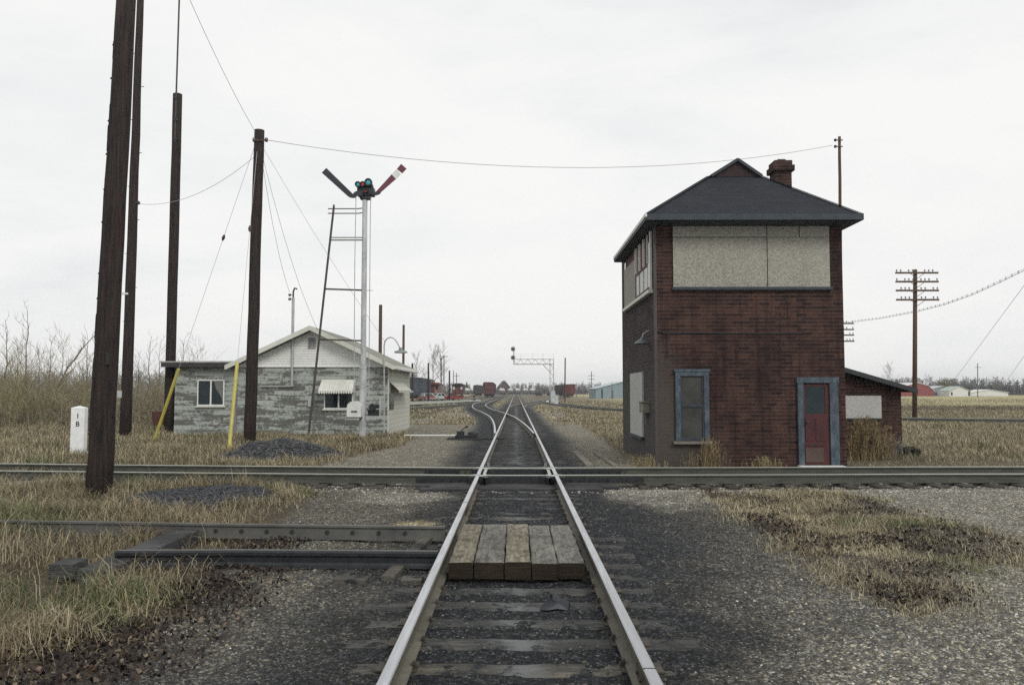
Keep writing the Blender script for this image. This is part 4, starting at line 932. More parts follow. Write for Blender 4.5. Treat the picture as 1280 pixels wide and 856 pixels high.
for (u, v, r, mt) in ((447.7,231,.09,'cyan'),(460.7,228.3,.115,'cyan'),(453.7,230.5,.08,'redlens'),(457.3,239.2,.06,'redlens')):
    c = sp(u, v, -.2); mb = MB(); mb.lathe([(r*1.25,0),(r*1.25,.14),(r*.98,.14),(r*.98,.02)], (c.x, YS-.16, c.z), 14, 0, 'y'); mb.build('lens_hood', M['black'], hub)
    mb = MB(); mb.lathe([(0,.0),(r*.97,.0),(r*.97,.06),(r*.6,.09),(0,.10)], (c.x, YS-.165, c.z), 14, 0, 'y'); mb.build('lens', M[mt], hub)
Z = lambda u, v, d=-.22: Vector(tuple(at_y(u, v, YS+d)))
def zz_(z, u, v): return (400+z[0]/8.56, 190+z[1]/8.56)
def im(zx, zy, d): u, v = 400+zx/8.56, 190+zy/8.56; p = at_y(u, v, YS+d); return (p.x, p.y, p.z)
arm = MB(); arm.prism([im(*p, -.22) for p in [(18,222),(68,172),(355,452),(385,430),(372,485),(345,492),(318,488),(290,468)]], (0,.03,0))
arm.prism([im(*p, -.235) for p in [(340,462),(372,425),(405,415),(455,425),(455,470),(395,470),(372,490),(345,492)]], (0,.05,0))
arm.build('semaphore_arm', M['black'], se, label='dark left arm seen from its back')
arm = MB()
arm.prism([im(*p, -.22) for p in [(868,128),(926,180),(878,229),(822,183)]], (0,.03,0), 0)
arm.prism([im(*p, -.22) for p in [(822,183),(863,237),(812,289),(766,240)][0:1]+[(868-46,183),(878-14,237),(812,289),(766,240)][1:]], (0,.03,0), 1)
arm.prism([im(*p, -.22) for p in [(766,240),(812,289),(640,440),(615,462),(598,425)]], (0,.03,0), 0)
arm.prism([im(*p, -.235) for p in [(590,428),(620,412),(650,440),(625,456),(595,464),(560,455),(520,440),(520,390),(548,402),(568,425)]], (0,.05,0), 2)
arm.build('semaphore_arm', [M['armred'], M['armwhite'], M['black']], se, label='maroon right arm with a white band near its tip')
mb = MB(); mb.tube([sp(445,247,-.1), sp(443.5,330,-.1), sp(442.5,500,-.1)], .016, 5); mb.build('operating_rod', M['galv'], se)
mb = MB(); mb.tube([sp(464,240,-.1), sp(463,263,-.1), sp(461,500,-.1)], .016, 5); mb.bar(sp(452,363), sp(466,363), .03, .02); mb.build('operating_rod', M['galv'], se)
c = sp(444, 512, -.1); r = .26
mb = MB(); pr_ = [(c.x-r, c.z-.26), (c.x+r, c.z-.26), (c.x+r, c.z+.10)]+[(c.x+r*math.cos(R(a)), c.z+.10+.22*math.sin(R(a))) for a in range(15, 180, 15)]+[(c.x-r, c.z+.10)]
mb.prism([(x, YS-.35, z) for x, z in pr_], (0,.35,0)); mx = mb.build('mechanism_case', M['white'], se)
mb = MB(); mb.box(c.x-r-.02, c.x+r+.02, YS-.37, YS+.02, c.z-.30, c.z-.262); mb.box(c.x-.1, c.x+.12, YS-.375, YS-.351, c.z-.08, c.z-.03); mb.build('case_latch', M['rust'], mx)
c = sp(467, 512, -.1)
mb = MB(); mb.box(c.x-.20, c.x+.20, YS-.2, YS+.05, c.z-.22, c.z+.0); mb.lathe([(0,0),(.13,0),(.13,.22),(0,.22)], (c.x-.02, YS-.12, c.z+.1), 12, 0, 'y'); mb.box(c.x-.1,c.x+.2,YS-.15,YS,c.z+.05,c.z+.2); cb2 = mb.build('crank_gear', M['darksteel'], se)
mb = MB(); mb.bar((c.x+.24, YS-.1, c.z-.28), (c.x+.24, YS-.1, c.z+.45), .05, .05); mb.bar((c.x-.25, YS-.1, c.z-.28), (c.x+.26, YS-.1, c.z-.28), .2, .04); mb.build('gear_bracket', M['galv'], se)

# ================================================================ poles, guys and wires
def pole(u0, v0, u1, v1, Y, d0, d1, label, mat='pole', n=12, extra=None, group=None, name='utility_pole', zb=-.4, n_=None):
    b_ = at_y(u0, v0, Y); t_ = at_y(u1, v1, Y); e = thing(name, (b_.x, Y, 0), label, 'pole', group)
    rr = random.Random(int(u0*10)); pts = []; rs = []
    for i in range(n+1):
        f = i/n; p = b_.lerp(t_, f); 
        if i not in (0, n): p = p+Vector((rr.uniform(-.012,.012), 0, 0))
        pts.append(p); rs.append(((d0*(1-f)+d1*f)/2)*(1+rr.uniform(-.02,.02)))
    pts[0] = b_+(b_-t_).normalized()*.4
    mb = MB(); mb.tube(pts, rs, 16); mb.build('shaft', M[mat], e, smooth=True)
    return e, b_, t_
Y1 = at_z(123, 626).y
P1, b1_, t1_ = pole(123, 622, 158.4, -12, Y1, .40, .30, 'massive dark leaning pole in the left foreground, thickest and nearest of all')
# splits, checks and climbing marks on the near pole
mb = MB(); rr = random.Random(3)
for k in range(60):
    f = rr.random(); p = b1_.lerp(t1_, f); a = rr.uniform(-2.9, -.25); r_ = (.40*(1-f)+.30*f)/2; q = Vector((p.x+math.cos(a)*r_, p.y+math.sin(a)*r_, p.z)); d = (t1_-b1_).normalized()
    mb.bar(q, q+d*rr.uniform(.05,.5), .008, .008)
mb.build('crack', M['blackmark'], P1)
mb = MB()
for k in range(26):
    f = (k+rr.random())/26; s_ = -1 if k % 2 else 1; r_ = (.40*(1-f)+.30*f)/2; p = b1_.lerp(t1_, f); mb.bar(p+Vector((s_*r_*.96,-.03,0)), p+Vector((s_*(r_+.012),-.03,.012)), .02, .03)
mb.build('splinter', M['pole'], P1)
p = at_y(134, 448, Y1-.19); MB().box(p.x-.02, p.x+.03, p.y-.01, p.y+.03, p.z-.1, p.z+.1).build('knot_hole', M['blackmark'], P1)
Y2 = 31.0
P2, b2_, t2_ = pole(156.5, 545, 176, -14, Y2, .42, .25, 'tall dark pole right of the leaning pole, with a pale conduit up its side')
mb = MB(); mb.tube([at_y(u, v, Y2-.1) for u, v in ((153,543),(153.5,497),(154.2,492),(156.5,478),(157.5,440),(158,368))], [.05,.05,.025,.025,.025,.025], 6); mb.build('conduit', M['galv'], P2)
p = at_y(150.5, 492, Y2-.1); MB().box(p.x-.09, p.x+.09, Y2-.18, Y2, p.z-.15, p.z+.12).build('junction_box', M['galv'], P2)
p = at_y(157, 367.5, Y2-.1); mb = MB(); mb.box(p.x-.15, p.x+.14, Y2-.2, Y2-.12, p.z-.03, p.z+.04); mb.build('bracket', M['white'], P2)
mb = MB()
for k in range(9): q = b2_.lerp(t2_, .25+.075*k); mb.bar(q, q+Vector((.26 if k % 2 else -.24, 0, 0)), .02, .02)
q = at_y(172, 254, Y2); mb.box(q.x-.2, q.x+.1, Y2-.1, Y2, q.z-.04, q.z+.04); mb.lathe([(0,0),(.05,0),(.05,.12),(0,.12)], (q.x+.03, Y2, q.z-.05), 8); mb.build('pole_step', M['black'], P2)
Y3 = 33.6
P3, b3_, t3_ = pole(211, 540, 222, 118, Y3, .41, .37, 'dark pole with a thin rod on top, at the left end of the block house')
mb = MB(); mb.tube([at_y(218.5, 178, Y3-.2), at_y(220.3, 118, Y3-.2), at_y(224.5, -14, Y3-.2)], .035, 6); mb.build('antenna_rod', M['rust'], P3)
mb = MB()
for v in (122, 150, 174): q = at_y(219 if v < 170 else 218, v, Y3-.2); mb.box(q.x-.06, q.x+.1, Y3-.24, Y3, q.z-.05, q.z+.05)
mb.build('clamp', M['black'], P3)
Y4 = at_z(312, 557).y
P4, b4_, t4_ = pole(312, 555, 324.3, 163, Y4, .385, .33, 'dark guyed pole in front of the block house, wires fastened at its top')
mb = MB(); ins = []
for u, v in ((317.5,175),(333,175)): q = at_y(u, v, Y4-.1); mb.lathe([(0,-.08),(.05,-.06),(.055,.0),(.05,.06),(0,.08)], tuple(q), 8)
q = at_y(325, 176, Y4-.1); mb.bar(at_y(316,176,Y4-.17), at_y(334,175,Y4-.17), .04, .05); mb.build('insulator', M['insul'], P4)

def wire(label, pts, r=.008, mat='wire', name='overhead_wire', sag=0, seg=16, cat='wire', group=None):
    a, b = Vector(pts[0]), Vector(pts[-1]); P = [Vector(p) for p in pts]
    if len(pts) == 2: P = [a.lerp(b, k/seg)+Vector((0,0,-sag*4*(k/seg)*(1-k/seg))) for k in range(seg+1)]
    mb = MB(); mb.tube(P, r, 5); o = mb.build(name, M[mat], None, smooth=True); tag(o, label, cat, group); return o
# guy wires with yellow guards
g1b = at_z(192, 553); g2b = at_z(286, 566)
def guy(gb, u, v, lab, fu, ins_v):
    tp = at_y(u, v, Y4); e = thing('guy_wire', (gb.x, gb.y, 0), lab, 'guy wire', 'guy wires of the pole in front of the block house')
    d = tp-gb; L_ = d.length; dn = d.normalized()
    mb = MB(); mb.tube([gb+dn*(-.3), tp], .007, 5); mb.build('wire', M['wirepale'], e)
    mb = MB(); mb.tube([gb+dn*.02, gb+dn*fu], .055, 8); mb.build('guard', M['yellow'], e)
    f = (gb.z, )
    q = gb+dn*(L_*ins_v); mb = MB(); mb.tube([q-dn*.10, q, q+dn*.10], [.03,.06,.03], 8); mb.build('strain_insulator', M['insul'], e)
guy(g1b, 322, 172, 'guy wire with a slanting yellow guard left of the annex window', 2.75, .68)
guy(g2b, 323, 172, 'guy wire with a steep yellow guard right of the annex window', 2.75, .68)
tp4 = at_y(332, 175, Y4-.1); YPB = 34.5
rp = at_y(1040, 182, YPB)
wire('long wire across the sky from the guyed pole to the pole behind the tower', [tp4.lerp(rp, k/24)+Vector((0,0,-.95*4*(k/24)*(1-k/24))) for k in range(25)], .012, 'wirepale')
wire('short drooping wire between the conduit pole and the guyed pole', [at_y(174, 255, Y2), at_y(318, 196, Y4)], .008, 'wirepale', sag=.5)
wire('wire coming down from above the picture to the guyed pole', [at_y(232, -12, 20), at_y(322, 170, Y4)], .007, 'wirepale', sag=.15)
ins_m = at_y(362, 365, YH-.1)
wire('service wire from the guyed pole to the pipe mast on the block house', [at_y(326, 190, Y4), ins_m], .007, 'wirepale', sag=.5)
wire('service wire from the guyed pole to the peak of the white gable', [at_y(326, 186, Y4), at_y(397, 412, YH-.6)], .007, 'wirepale', sag=.5)
wire('faint wire from the guyed pole sloping to the gooseneck lamp', [at_y(326, 180, Y4), at_y(482, 428, YH-.7)], .006, 'wirepale', sag=.15)
# thin pole behind the tower
PB, bb_, tb_ = pole(1052, 500, 1049.3, 171, YPB, .14, .12, 'thin grey pole rising above the tower roof behind its right edge', mat='pole_far')
mb = MB()
for v in (176, 184): q = at_y(1049, v, YPB); mb.bar((q.x-.22,YPB-.08,q.z), (q.x+.12,YPB-.08,q.z), .04, .04); mb.lathe([(0,-.07),(.06,-.04),(.06,.04),(0,.07)], (q.x-.2, YPB-.08, q.z), 8)
mb.build('insulator', M['black'], PB)
# telegraph poles
def telegraph(label, Y, u, vb, vt, arms, rad=.15, zoff=None):
    b_ = at_y(u, vb, Y); t_ = at_y(u+1, vt, Y); e = thing('telegraph_pole', (b_.x, Y, 0), label, 'telegraph pole', 'telegraph poles right of the tower')
    MB().tube([(b_.x, Y, -.4), (t_.x, Y, t_.z)], [rad, rad*.8], 12).build('shaft', M['pole_far'], e, smooth=True)
    for v in arms:
        z = at_y(u, v, Y).z; xc = t_.x; a_ = MB(); a_.box(xc-1.36, xc+1.36, Y-.24, Y-.15, z-.06, z+.05); ar_ = a_.build('crossarm', M['pole_far'], e)
        mb = MB()
        for k in (-5,-4,-3,-2,-1,1,2,3,4,5):
            if (k*7+int(v)) % 4 == 0: continue
            mb.lathe([(.02,.05),(.02,.1),(.05,.11),(.055,.15),(.035,.21),(0,.22)], (xc+k*.255, Y-.19, z), 7)
        mb.build('insulator', plain('pale_glass_insulator', (.16,.20,.20), .3) if 'pgi' not in M else M['pgi'], ar_)
        mb = MB(); mb.bar((xc-.5, Y-.26, z), (xc, Y-.2, z-.38), .02, .03); mb.bar((xc+.5, Y-.26, z), (xc, Y-.2, z-.38), .02, .03); mb.build('brace', M['rust'], ar_)
    return e
M['pgi'] = plain('pale_glass_insulator', (.16,.20,.20), .3)
YTG = at_z(1143, 524).y
telegraph('telegraph pole with four crossarms standing in the field right of the tower', YTG, 1143, 523, 337, (341.5,352.5,363.5,375))
telegraph('farther telegraph pole, only its crossarm ends showing past the tower wall', 68, 1044.5, 505, 400, (404.5,412,419,426.5), .14)
cpts = [at_y(u, v, yy_) for u, v, yy_ in ((1046,405,68),(1065,401.5,64),(1100,397,58),(1145,388.5,50),(1180,379.5,44.5),(1215,367,40),(1250,351,36),(1281,335.5,33),(1330,308,29))]
cb_o = thing('ringed_cable', tuple(cpts[4]), 'thick sagging cable hung in rings, crossing the sky right of the tower', 'cable')
mb = MB(); mb.tube(cpts, .006, 5); mb.build('messenger_wire', M['wire'], cb_o, smooth=True)
mb = MB(); mb.tube([p-Vector((0,0,.07)) for p in cpts], .011, 6); mb.build('cable', M['wire'], cb_o, smooth=True)
mb = MB(); tot = []
for i in range(len(cpts)-1):
    n = int((cpts[i+1]-cpts[i]).length/.75)
    for k in range(n): p = cpts[i].lerp(cpts[i+1], k/n); mb.bar(p+Vector((0,0,.05)), p-Vector((0,0,.09)), .022, .016)
mb.build('cable_ring', M['wire'], cb_o)
wire('faint wire slanting up through the sky above the long white greenhouse', [at_y(1180, 492, 110), at_y(1300, 330, 60)], .018, 'wirepale')
wire('faint wire slanting up at the right edge of the picture', [at_y(1255, 480, 110), at_y(1320, 390, 60)], .018, 'wirepale')

# ================================================================ small things near
mp_ = at_z(95.5, 567)
ms = thing('marker_post', tuple(mp_), 'white concrete post lettered 1 over B, in the grass by the leaning pole', 'marker post')
k = mp_.y/1020; wd = 17*k; ht = at_y(96, 509.5, mp_.y).z; MBp = MB()
x0, x1 = mp_.x-wd/2, mp_.x+wd/2; y0, y1 = mp_.y, mp_.y+.2; zt2 = ht+.055
MBp.add([(x0,y0,-.2),(x1,y0,-.2),(x1,y1,-.2),(x0,y1,-.2),(x0,y0,ht),(x1,y0,ht),(x1,y1,ht),(x0,y1,ht),((x0+x1)/2,y0+.1,zt2)], [(0,3,2,1),(0,1,5,4),(1,2,6,5),(2,3,7,6),(3,0,4,7),(4,5,8),(5,6,8),(6,7,8),(7,4,8)])
post = MBp.build('post', M['concrete'], ms, bevel=.01)
def text(s, c, size, yf, mat, parent, name='lettering'):
    cu = bpy.data.curves.new('txt', 'FONT'); cu.body = s; cu.size = size; cu.align_x = 'CENTER'; cu.align_y = 'CENTER'; cu.extrude = .004; cu.offset = size*.012
    o = bpy.data.objects.new('txt', cu); col.objects.link(o); dg = bpy.context.evaluated_depsgraph_get(); me = bpy.data.meshes.new_from_object(o.evaluated_get(dg)); bpy.data.objects.remove(o)
    me.materials.clear(); me.materials.append(mat); me.transform(Matrix.Translation(Vector(c)-wl(parent)) @ Matrix.Rotation(math.pi/2, 4, 'X')); n = bpy.data.objects.new(name, me); link(n, parent); return n
text('1', (at_y(97.3,520,y0).x, y0-.004, at_y(97,520,y0).z), .20, y0, M['blackmark'], post)
text('B', (at_y(97,530,y0).x, y0-.004, at_y(97,530,y0).z), .20, y0, M['blackmark'], post)
# rusty cart behind pole 3
c = at_z(197, 542); kx = c.y
cr = thing('rusty_bin', tuple(c), 'rusty red metal bin in the grass left of the block house', 'bin')
a0 = at_y(189, 514, kx); a1 = at_y(208, 531, kx)
mb = MB(); mb.prism([(a0.x, kx, a0.z), (a1.x, kx, a0.z), (a1.x-.08, kx, a1.z), (a0.x+.08, kx, a1.z)], (0,.7,0)); mb.build('tub', M['rustred'], cr, bevel=.02)
mb = MB()
for x in (a0.x+.12, a1.x-.12):
    for yv in (kx+.08, kx+.6): MB().bar((x, yv, -.1), (x, yv, a1.z), .05, .05).build('leg', M['rust'], cr)
# switch machine and pipe left of the track
c = at_z(584, 549)
swm = thing('switch_stand', tuple(c), 'low dark switch machine on long timbers left of the track beyond the crossing', 'switch machine')
mb = MB(); mb.box(c.x-.75, c.x+1.4, c.y-.12, c.y+.12, -.1, .05); mb.box(c.x-.75, c.x+1.4, c.y+.45, c.y+.67, -.1, .05); mb.build('timber', M['timber'], swm, bevel=.01)
mb = MB(); mb.box(c.x-.45, c.x+.35, c.y-.02, c.y+.5, .05, .16); mb.lathe([(.22,.16),(.20,.25),(.1,.30),(0,.31)], (c.x+.22, c.y+.25, 0), 12); mb.box(c.x-.40, c.x-.12, c.y+.1, c.y+.4, .16, .30); mb.build('machine_case', M['darksteel'], swm, bevel=.02)
mb = MB(); mb.bar((c.x-.25,c.y+.25,.30),(c.x-.05,c.y+.25,.46),.04,.04); mb.lathe([(0,-.06),(.06,0),(0,.06)], (c.x-.03, c.y+.25, .46), 8); mb.build('lever', M['black'], swm)
c = at_z(525, 547); c2 = at_z(570, 547)
pp = thing('ground_pipe', ((c.x+c2.x)/2, c.y, 0), 'thin white operating pipe lying from the house corner to the switch machine', 'pipe')
MB().tube([(c.x-.6, c.y, .09), (c2.x, c2.y, .09)], .035, 6).build('pipe', M['white'], pp)
# heap of dark ballast by the crossing track
hc = at_z(378, 566); hp = thing('ballast_heap', (hc.x-.1, 22.2, 0), 'low heap of dark crushed stone in front of the block house', 'heap')
nn = 70; gx_ = np.linspace(-1.9, 1.9, nn); gy_ = np.linspace(-1.7, 1.7, nn); A_, B_ = np.meshgrid(gx_, gy_)
hx_, hy_ = hc.x-.1, 22.0
rr_ = np.sqrt((A_/1.75)**2+(B_/1.5)**2)+(fbm(A_*1.2+5, B_*1.2, 61)-.5)*.5
hgt = .62*np.clip(1-rr_, 0, 1)**.8+.07*(fbm(A_*6, B_*6, 65, 3)-.5)-.06
Vh = np.stack([A_.ravel(), B_.ravel(), hgt.ravel()], 1); ix = np.arange(nn*nn).reshape(nn, nn)
Fh = np.stack([ix[:-1,:-1], ix[:-1,1:], ix[1:,1:], ix[1:,:-1]], -1).reshape(-1, 4)
ho = npmesh('stone_mound', Vh, Fh, go.data.materials[0], np.concatenate([np.tile(np.array([[.05,.051,.054]]), (nn*nn, 1)), np.ones((nn*nn, 1))], 1), hp, smooth=True); ho.location = (hx_-hp.location.x, hy_-hp.location.y, 0)
# ================================================================ loose stones
rs = np.random.RandomState(11)
def stones(name, x, y, size, colr, label, cat, mat, zoff=0):
    n = len(x); base = np.array([(1,0,0),(.2,.95,0),(-.9,.5,0),(-.8,-.6,0),(.25,-.95,0),(.15,.1,.75),(-.25,-.1,.70)])
    a = rs.uniform(0, 6.28, n); c, s = np.cos(a), np.sin(a); sx = size*rs.uniform(.6,1.2,n); sy = size*rs.uniform(.5,1,n); sz = size*rs.uniform(.4,1,n)
    B = base[None]+rs.uniform(-.18,.18,(n,7,3)); X = B[:,:,0]*sx[:,None]; Y = B[:,:,1]*sy[:,None]; Z = (B[:,:,2]-.12)*sz[:,None]
    V = np.stack([x[:,None]+X*c[:,None]-Y*s[:,None], y[:,None]+X*s[:,None]+Y*c[:,None], H(x, y)[:,None]+Z+zoff], -1).reshape(-1,3)
    f = np.array([(0,1,5),(1,2,6),(1,6,5),(2,3,6),(3,4,6),(4,0,5),(4,5,6)]); Fc = (np.arange(n)[:,None,None]*7+f[None]).reshape(-1,3)
    o = npmesh(name, V, Fc, mat, np.repeat(colr, 7, 0)); return tag(o, label, cat, kind='stuff')
M['stone'] = m_attr('loose_stone', .85); M['blade'] = m_attr('dry_grass_blades', .8); M['leaf'] = m_attr('fallen_leaves', .8); M['twig'] = m_attr('bare_twigs', .9)
def scatter(n, x0, x1, y0, y1, bias=1.0):
    u = rs.rand(n); y = y0+(y1-y0)*u**bias; x = rs.uniform(x0, x1, n); return x, y
x, y = scatter(330000, -5.5, 10.5, 3.2, 15.3, 1.35)
vis = (np.abs(x) < .75*y+.6); x, y = x[vis], y[vis]
le = left_edge(y); k1 = (x > le-.1)
ax = np.abs(x); dens = np.where(ax < .7, .20, np.where(ax < 1.3, .32, np.where(x > 0, .55+.1*(x > 2.2), .75)))*(.35+1.2*fbm(x*1.1, y*1.1, 71))
dens = dens*np.where(inpoly(x, y, WEED), .5, 1); k1 &= rs.rand(len(x)) < dens
k1 &= (np.abs(ax-G_/2) > .09) & ~((ax < .7) & (y > ya-.1) & (y < yb+.1)); x, y = x[k1], y[k1]
cc, gg = ground_col(x, y); nS = len(x)
lum = rs.rand(nS)**3; tint = np.where(rs.rand(nS)[:,None] < .45, np.array([[1.10,1.0,.78]]), np.array([[1,1,1.0]]))
base_l = np.clip(cc.mean(1)/.15, .25, 1.3)[:,None]; pale = (cc*.45+np.array([[.175,.175,.165]])*base_l*lum[:,None]*1.9)*tint*(1+(rs.rand(nS)[:,None] < .05)*1.3)
size = .006+.014*rs.rand(nS)**2.2+.012*(rs.rand(nS) < .02)
stones('loose_gravel', x, y, size, np.clip(pale, 0, .55), 'grey and tan crushed stone and cinders scattered beside the main track', 'gravel', M['stone'])
x = rs.uniform(-1.25, 1.3, 9000); y = rs.uniform(3.4, 15, 9000); k = (np.abs(np.abs(x-TCX)-G_/2) > .09) & ~((np.abs(x) < .72) & (y > ya-.1) & (y < yb+.1)) & (fbm(x*3, y*3, 77) > .48); x, y = x[k], y[k]
stones('tie_grit', x, y, rs.uniform(.005,.014,len(x)), np.tile([[.045,.048,.052]],(len(x),1))*rs.uniform(.4,3.2,(len(x),1)), 'cinders and grit strewn over the near ties', 'grit', M['stone'], .022)
x = rs.normal(-5.15, .75, 9000); y = rs.normal(13.4, .85, 9000); kk_ = np.hypot((x+5.15)/1.3, (y-13.4)/1.55) < 1; x, y = x[kk_], y[kk_]
stones('dark_stone_spill', x, y, rs.uniform(.015,.05,len(x)), np.tile([[.032,.034,.038]],(len(x),1))*rs.uniform(.3,2.6,(len(x),1)), 'spill of dark crushed stone in the grass left of the set-off rails', 'stones', M['stone'])
x = rs.uniform(-16, 16, 16000); y = np.interp(x, [p[0] for p in XNs], [p[1] for p in XNs])+rs.uniform(-1.3, 2.9, len(x)); kk_ = (np.abs(x) > .2) & ((x > left_edge(y)-1.0) | (rs.rand(len(x)) < .3)); x, y = x[kk_], y[kk_]
yc_ = y-np.interp(x, [p[0] for p in XNs], [p[1] for p in XNs]); kk_ = (np.abs(yc_) > .12) & (np.abs(yc_-G_) > .12); x, y = x[kk_], y[kk_]
stones('crossing_ballast', x, y, rs.uniform(.012,.032,len(x)), np.clip(np.array([[.30,.29,.26]])*rs.uniform(.25,1.6,(len(x),1)), 0, .6), 'pale crushed stone along the crossing track', 'ballast', M['stone'])

# ================================================================ grass
def blades(name, x, y, h, wdt, colr, label, cat, droop=1.0, zb=-.02):
    n = len(x); a = rs.uniform(0, 6.28, n); lean = rs.uniform(.1, .9, n)*droop; h = np.asarray(h)
    dx, dy = np.cos(a), np.sin(a); px, py = -dy, dx; z0 = H(x, y)+zb
    lv = 4; V = np.zeros((n, lv*2-1, 3)); ang = lean*.6; X = np.zeros(n); Z = np.zeros(n); curl = rs.uniform(.3, 1.35, n)*droop
    tw = rs.uniform(-.5, .5, n)
    for i in range(lv):
        ww = wdt*(1-.28*i)*.5
        if i < lv-1:
            for j, s in enumerate((-1, 1)):
                V[:, i*2+j, 0] = x+dx*X+px*ww*s; V[:, i*2+j, 1] = y+dy*X+py*ww*s; V[:, i*2+j, 2] = z0+Z
        else: V[:, i*2, 0] = x+dx*X; V[:, i*2, 1] = y+dy*X; V[:, i*2, 2] = z0+Z
        st = h/(lv-1); X = X+st*np.sin(ang); Z = np.maximum(Z+st*np.cos(ang), .01); ang = np.minimum(ang+curl, 2.3)
    F4 = np.array([(0,1,3,2),(2,3,5,4)]); k = lv*2-1
    Fq = (np.arange(n)[:,None,None]*k+F4[None]).reshape(-1,4); F3 = (np.arange(n)[:,None,None]*k+np.array([(4,5,6,6)])[None]).reshape(-1,4)
    # last triangle as its own mesh faces: split quads only, tips as degenerate-free triangles
    Vt = V.reshape(-1,3)
    tri = np.concatenate([Fq[:,[0,1,2]], Fq[:,[0,2,3]], F3[:,[0,1,2]]], 0)
    cv = np.repeat(colr, k, 0)
    o = npmesh(name, Vt, tri, M['blade'], cv); return tag(o, label, cat, kind='stuff')
PAL = np.array([[.235,.195,.12],[.30,.265,.175],[.165,.125,.078],[.105,.075,.052],[.20,.19,.095],[.37,.34,.24]])
def gcol(n, p=(.3,.22,.2,.12,.08,.08), x=None, y=None, green=0.0, gain=1.0):
    c = PAL[rs.choice(6, n, p=p)]*rs.uniform(.65, 1.25, (n,1))*gain
    if x is not None:
        gm = fbm(x*.9, y*.9, 81); g = (gm > .60-green)*(rs.rand(n) < .55); c[g] = np.array([.10,.125,.05])*rs.uniform(.6,1.4,(g.sum(),1))
        b = fbm(x*1.3+9, y*1.3, 83); c = c*(.55+.95*b[:,None])
    return c
def keep(x, y, cond): return x[cond], y[cond]
# near left verge
x, y = scatter(330000, -14, -2.3, 3.2, 15.6, 1.2); k = (x < left_edge(y)+.45*(fbm(x*2,y*2,91)-.5)) & (-x < .78*y+1) & (np.hypot((x+5.15)/1.2, (y-13.4)/1.45) > 1)
cl = fbm(x*1.6, y*1.6, 93, 3); k &= rs.rand(len(x)) < np.clip((cl-.25)*2.4, .12, 1)*np.clip((left_edge(y)-x+.1)/.6, .2, 1)
k &= ~((np.abs(x+4.05) < .25) & (y > 7.6) & (y < 10.4)) & ~((x > -4.6) & (y > 7.5) & (y < 8.3) & (rs.rand(len(x)) < .8)) & ~((x > -4.3) & (y > 8.3) & (y < 10.2) & (rs.rand(len(x)) < .75)) & ~((np.abs(x+4.25) < .45) & (y > 7.2) & (y < 8.4))
x, y = keep(x, y, k); hh_ = .16+.34*rs.rand(len(x))*(.4+.9*fbm(x*.8,y*.8,95)); hh_ *= np.clip((left_edge(y)-x)/1.0+.35, .3, 1)
blades('dry_grass', x, y, hh_*(.6+.8*sst(.35,.65,fbm(x*2.2,y*2.2,97))), .003+.00035*y, gcol(len(x), x=x, y=y, green=-.03, gain=1.1), 'tangled dry grass on the left verge around the leaning pole and set-off rails', 'grass', 1.25)
# verge beyond the crossing track, left, up to the house and past it
x, y = scatter(300000, -34, -3.2, 17.7, 60, 1.7); k = (x < left_edge(y)+.6*(fbm(x*1.3,y*1.3,101)-.5)) & (-x < .74*y+1)
k &= ~((x > ax0-.1) & (x < hx1+.1) & (y > YH-.05) & (y < YHB+.1)); k &= np.hypot((x-hx_)/1.7, (y-hy_)/1.45) > 1
cl = fbm(x*.9, y*.9, 103, 3); k &= rs.rand(len(x)) < np.clip((cl-.22)*2.6, .15, 1)
x, y = keep(x, y, k); hh_ = (.18+.55*rs.rand(len(x))*fbm(x*.5,y*.5,105))*np.where(y < 19, .5, 1)
blades('dry_grass', x, y, hh_*.85, .004+.0004*y, gcol(len(x), (.3,.24,.18,.10,.06,.12), x, y, -.05, 1.15), 'dry grass between the crossing track and the block house', 'grass', .85)
# arching tussocks standing out of the verge
tx = rs.uniform(-11, -2.9, 150); ty = rs.uniform(5.5, 30, 150); kt = (tx < left_edge(ty)-.15) & (np.abs(ty-(YN+.75)) > 1.7) & (-tx < .7*ty) & (np.hypot((tx+5.15)/1.5, (ty-13.4)/1.8) > 1) & (np.hypot((tx-hx_)/2.0, (ty-hy_)/1.8) > 1) & ~((np.abs(tx+3.6) < 1.3) & (ty > 7.6) & (ty < 10.8)); tx, ty = tx[kt], ty[kt]
rep = 170; x = np.repeat(tx, rep)+rs.normal(0, .16, len(tx)*rep); y = np.repeat(ty, rep)+rs.normal(0, .14, len(tx)*rep); hs_ = np.repeat(rs.uniform(.35, .75, len(tx)), rep)*rs.uniform(.6, 1.1, len(x)); cg = np.repeat(rs.uniform(.75, 1.2, (len(tx),1)), rep, 0)
blades('grass_tussocks', x, y, hs_, .003+.0004*y, gcol(len(x), (.3,.34,.12,.04,.04,.16))*cg, 'arching straw-coloured grass tussocks rising from the left verge', 'grass', 1.45)
# stones lying on the two dark heaps
n_ = 9000; u1 = rs.randint(0, nn, n_); u2 = rs.randint(0, nn, n_); zz1 = hgt[u2, u1]; k = zz1 > .02; xx = hx_+gx_[u1][k]+rs.normal(0,.02,k.sum()); yy1 = hy_+gy_[u2][k]+rs.normal(0,.02,k.sum()); zz1 = zz1[k]
_H = H
def H(a, b_): return zz1 if len(a) == len(zz1) else _H(a, b_)
stones('heap_stones', xx, yy1, rs.uniform(.015,.055,len(xx)), np.tile([[.05,.052,.055]],(len(xx),1))*rs.uniform(.4,2.3,(len(xx),1)), 'loose dark stones lying on the heap in front of the block house', 'stones', M['stone'])
H = _H
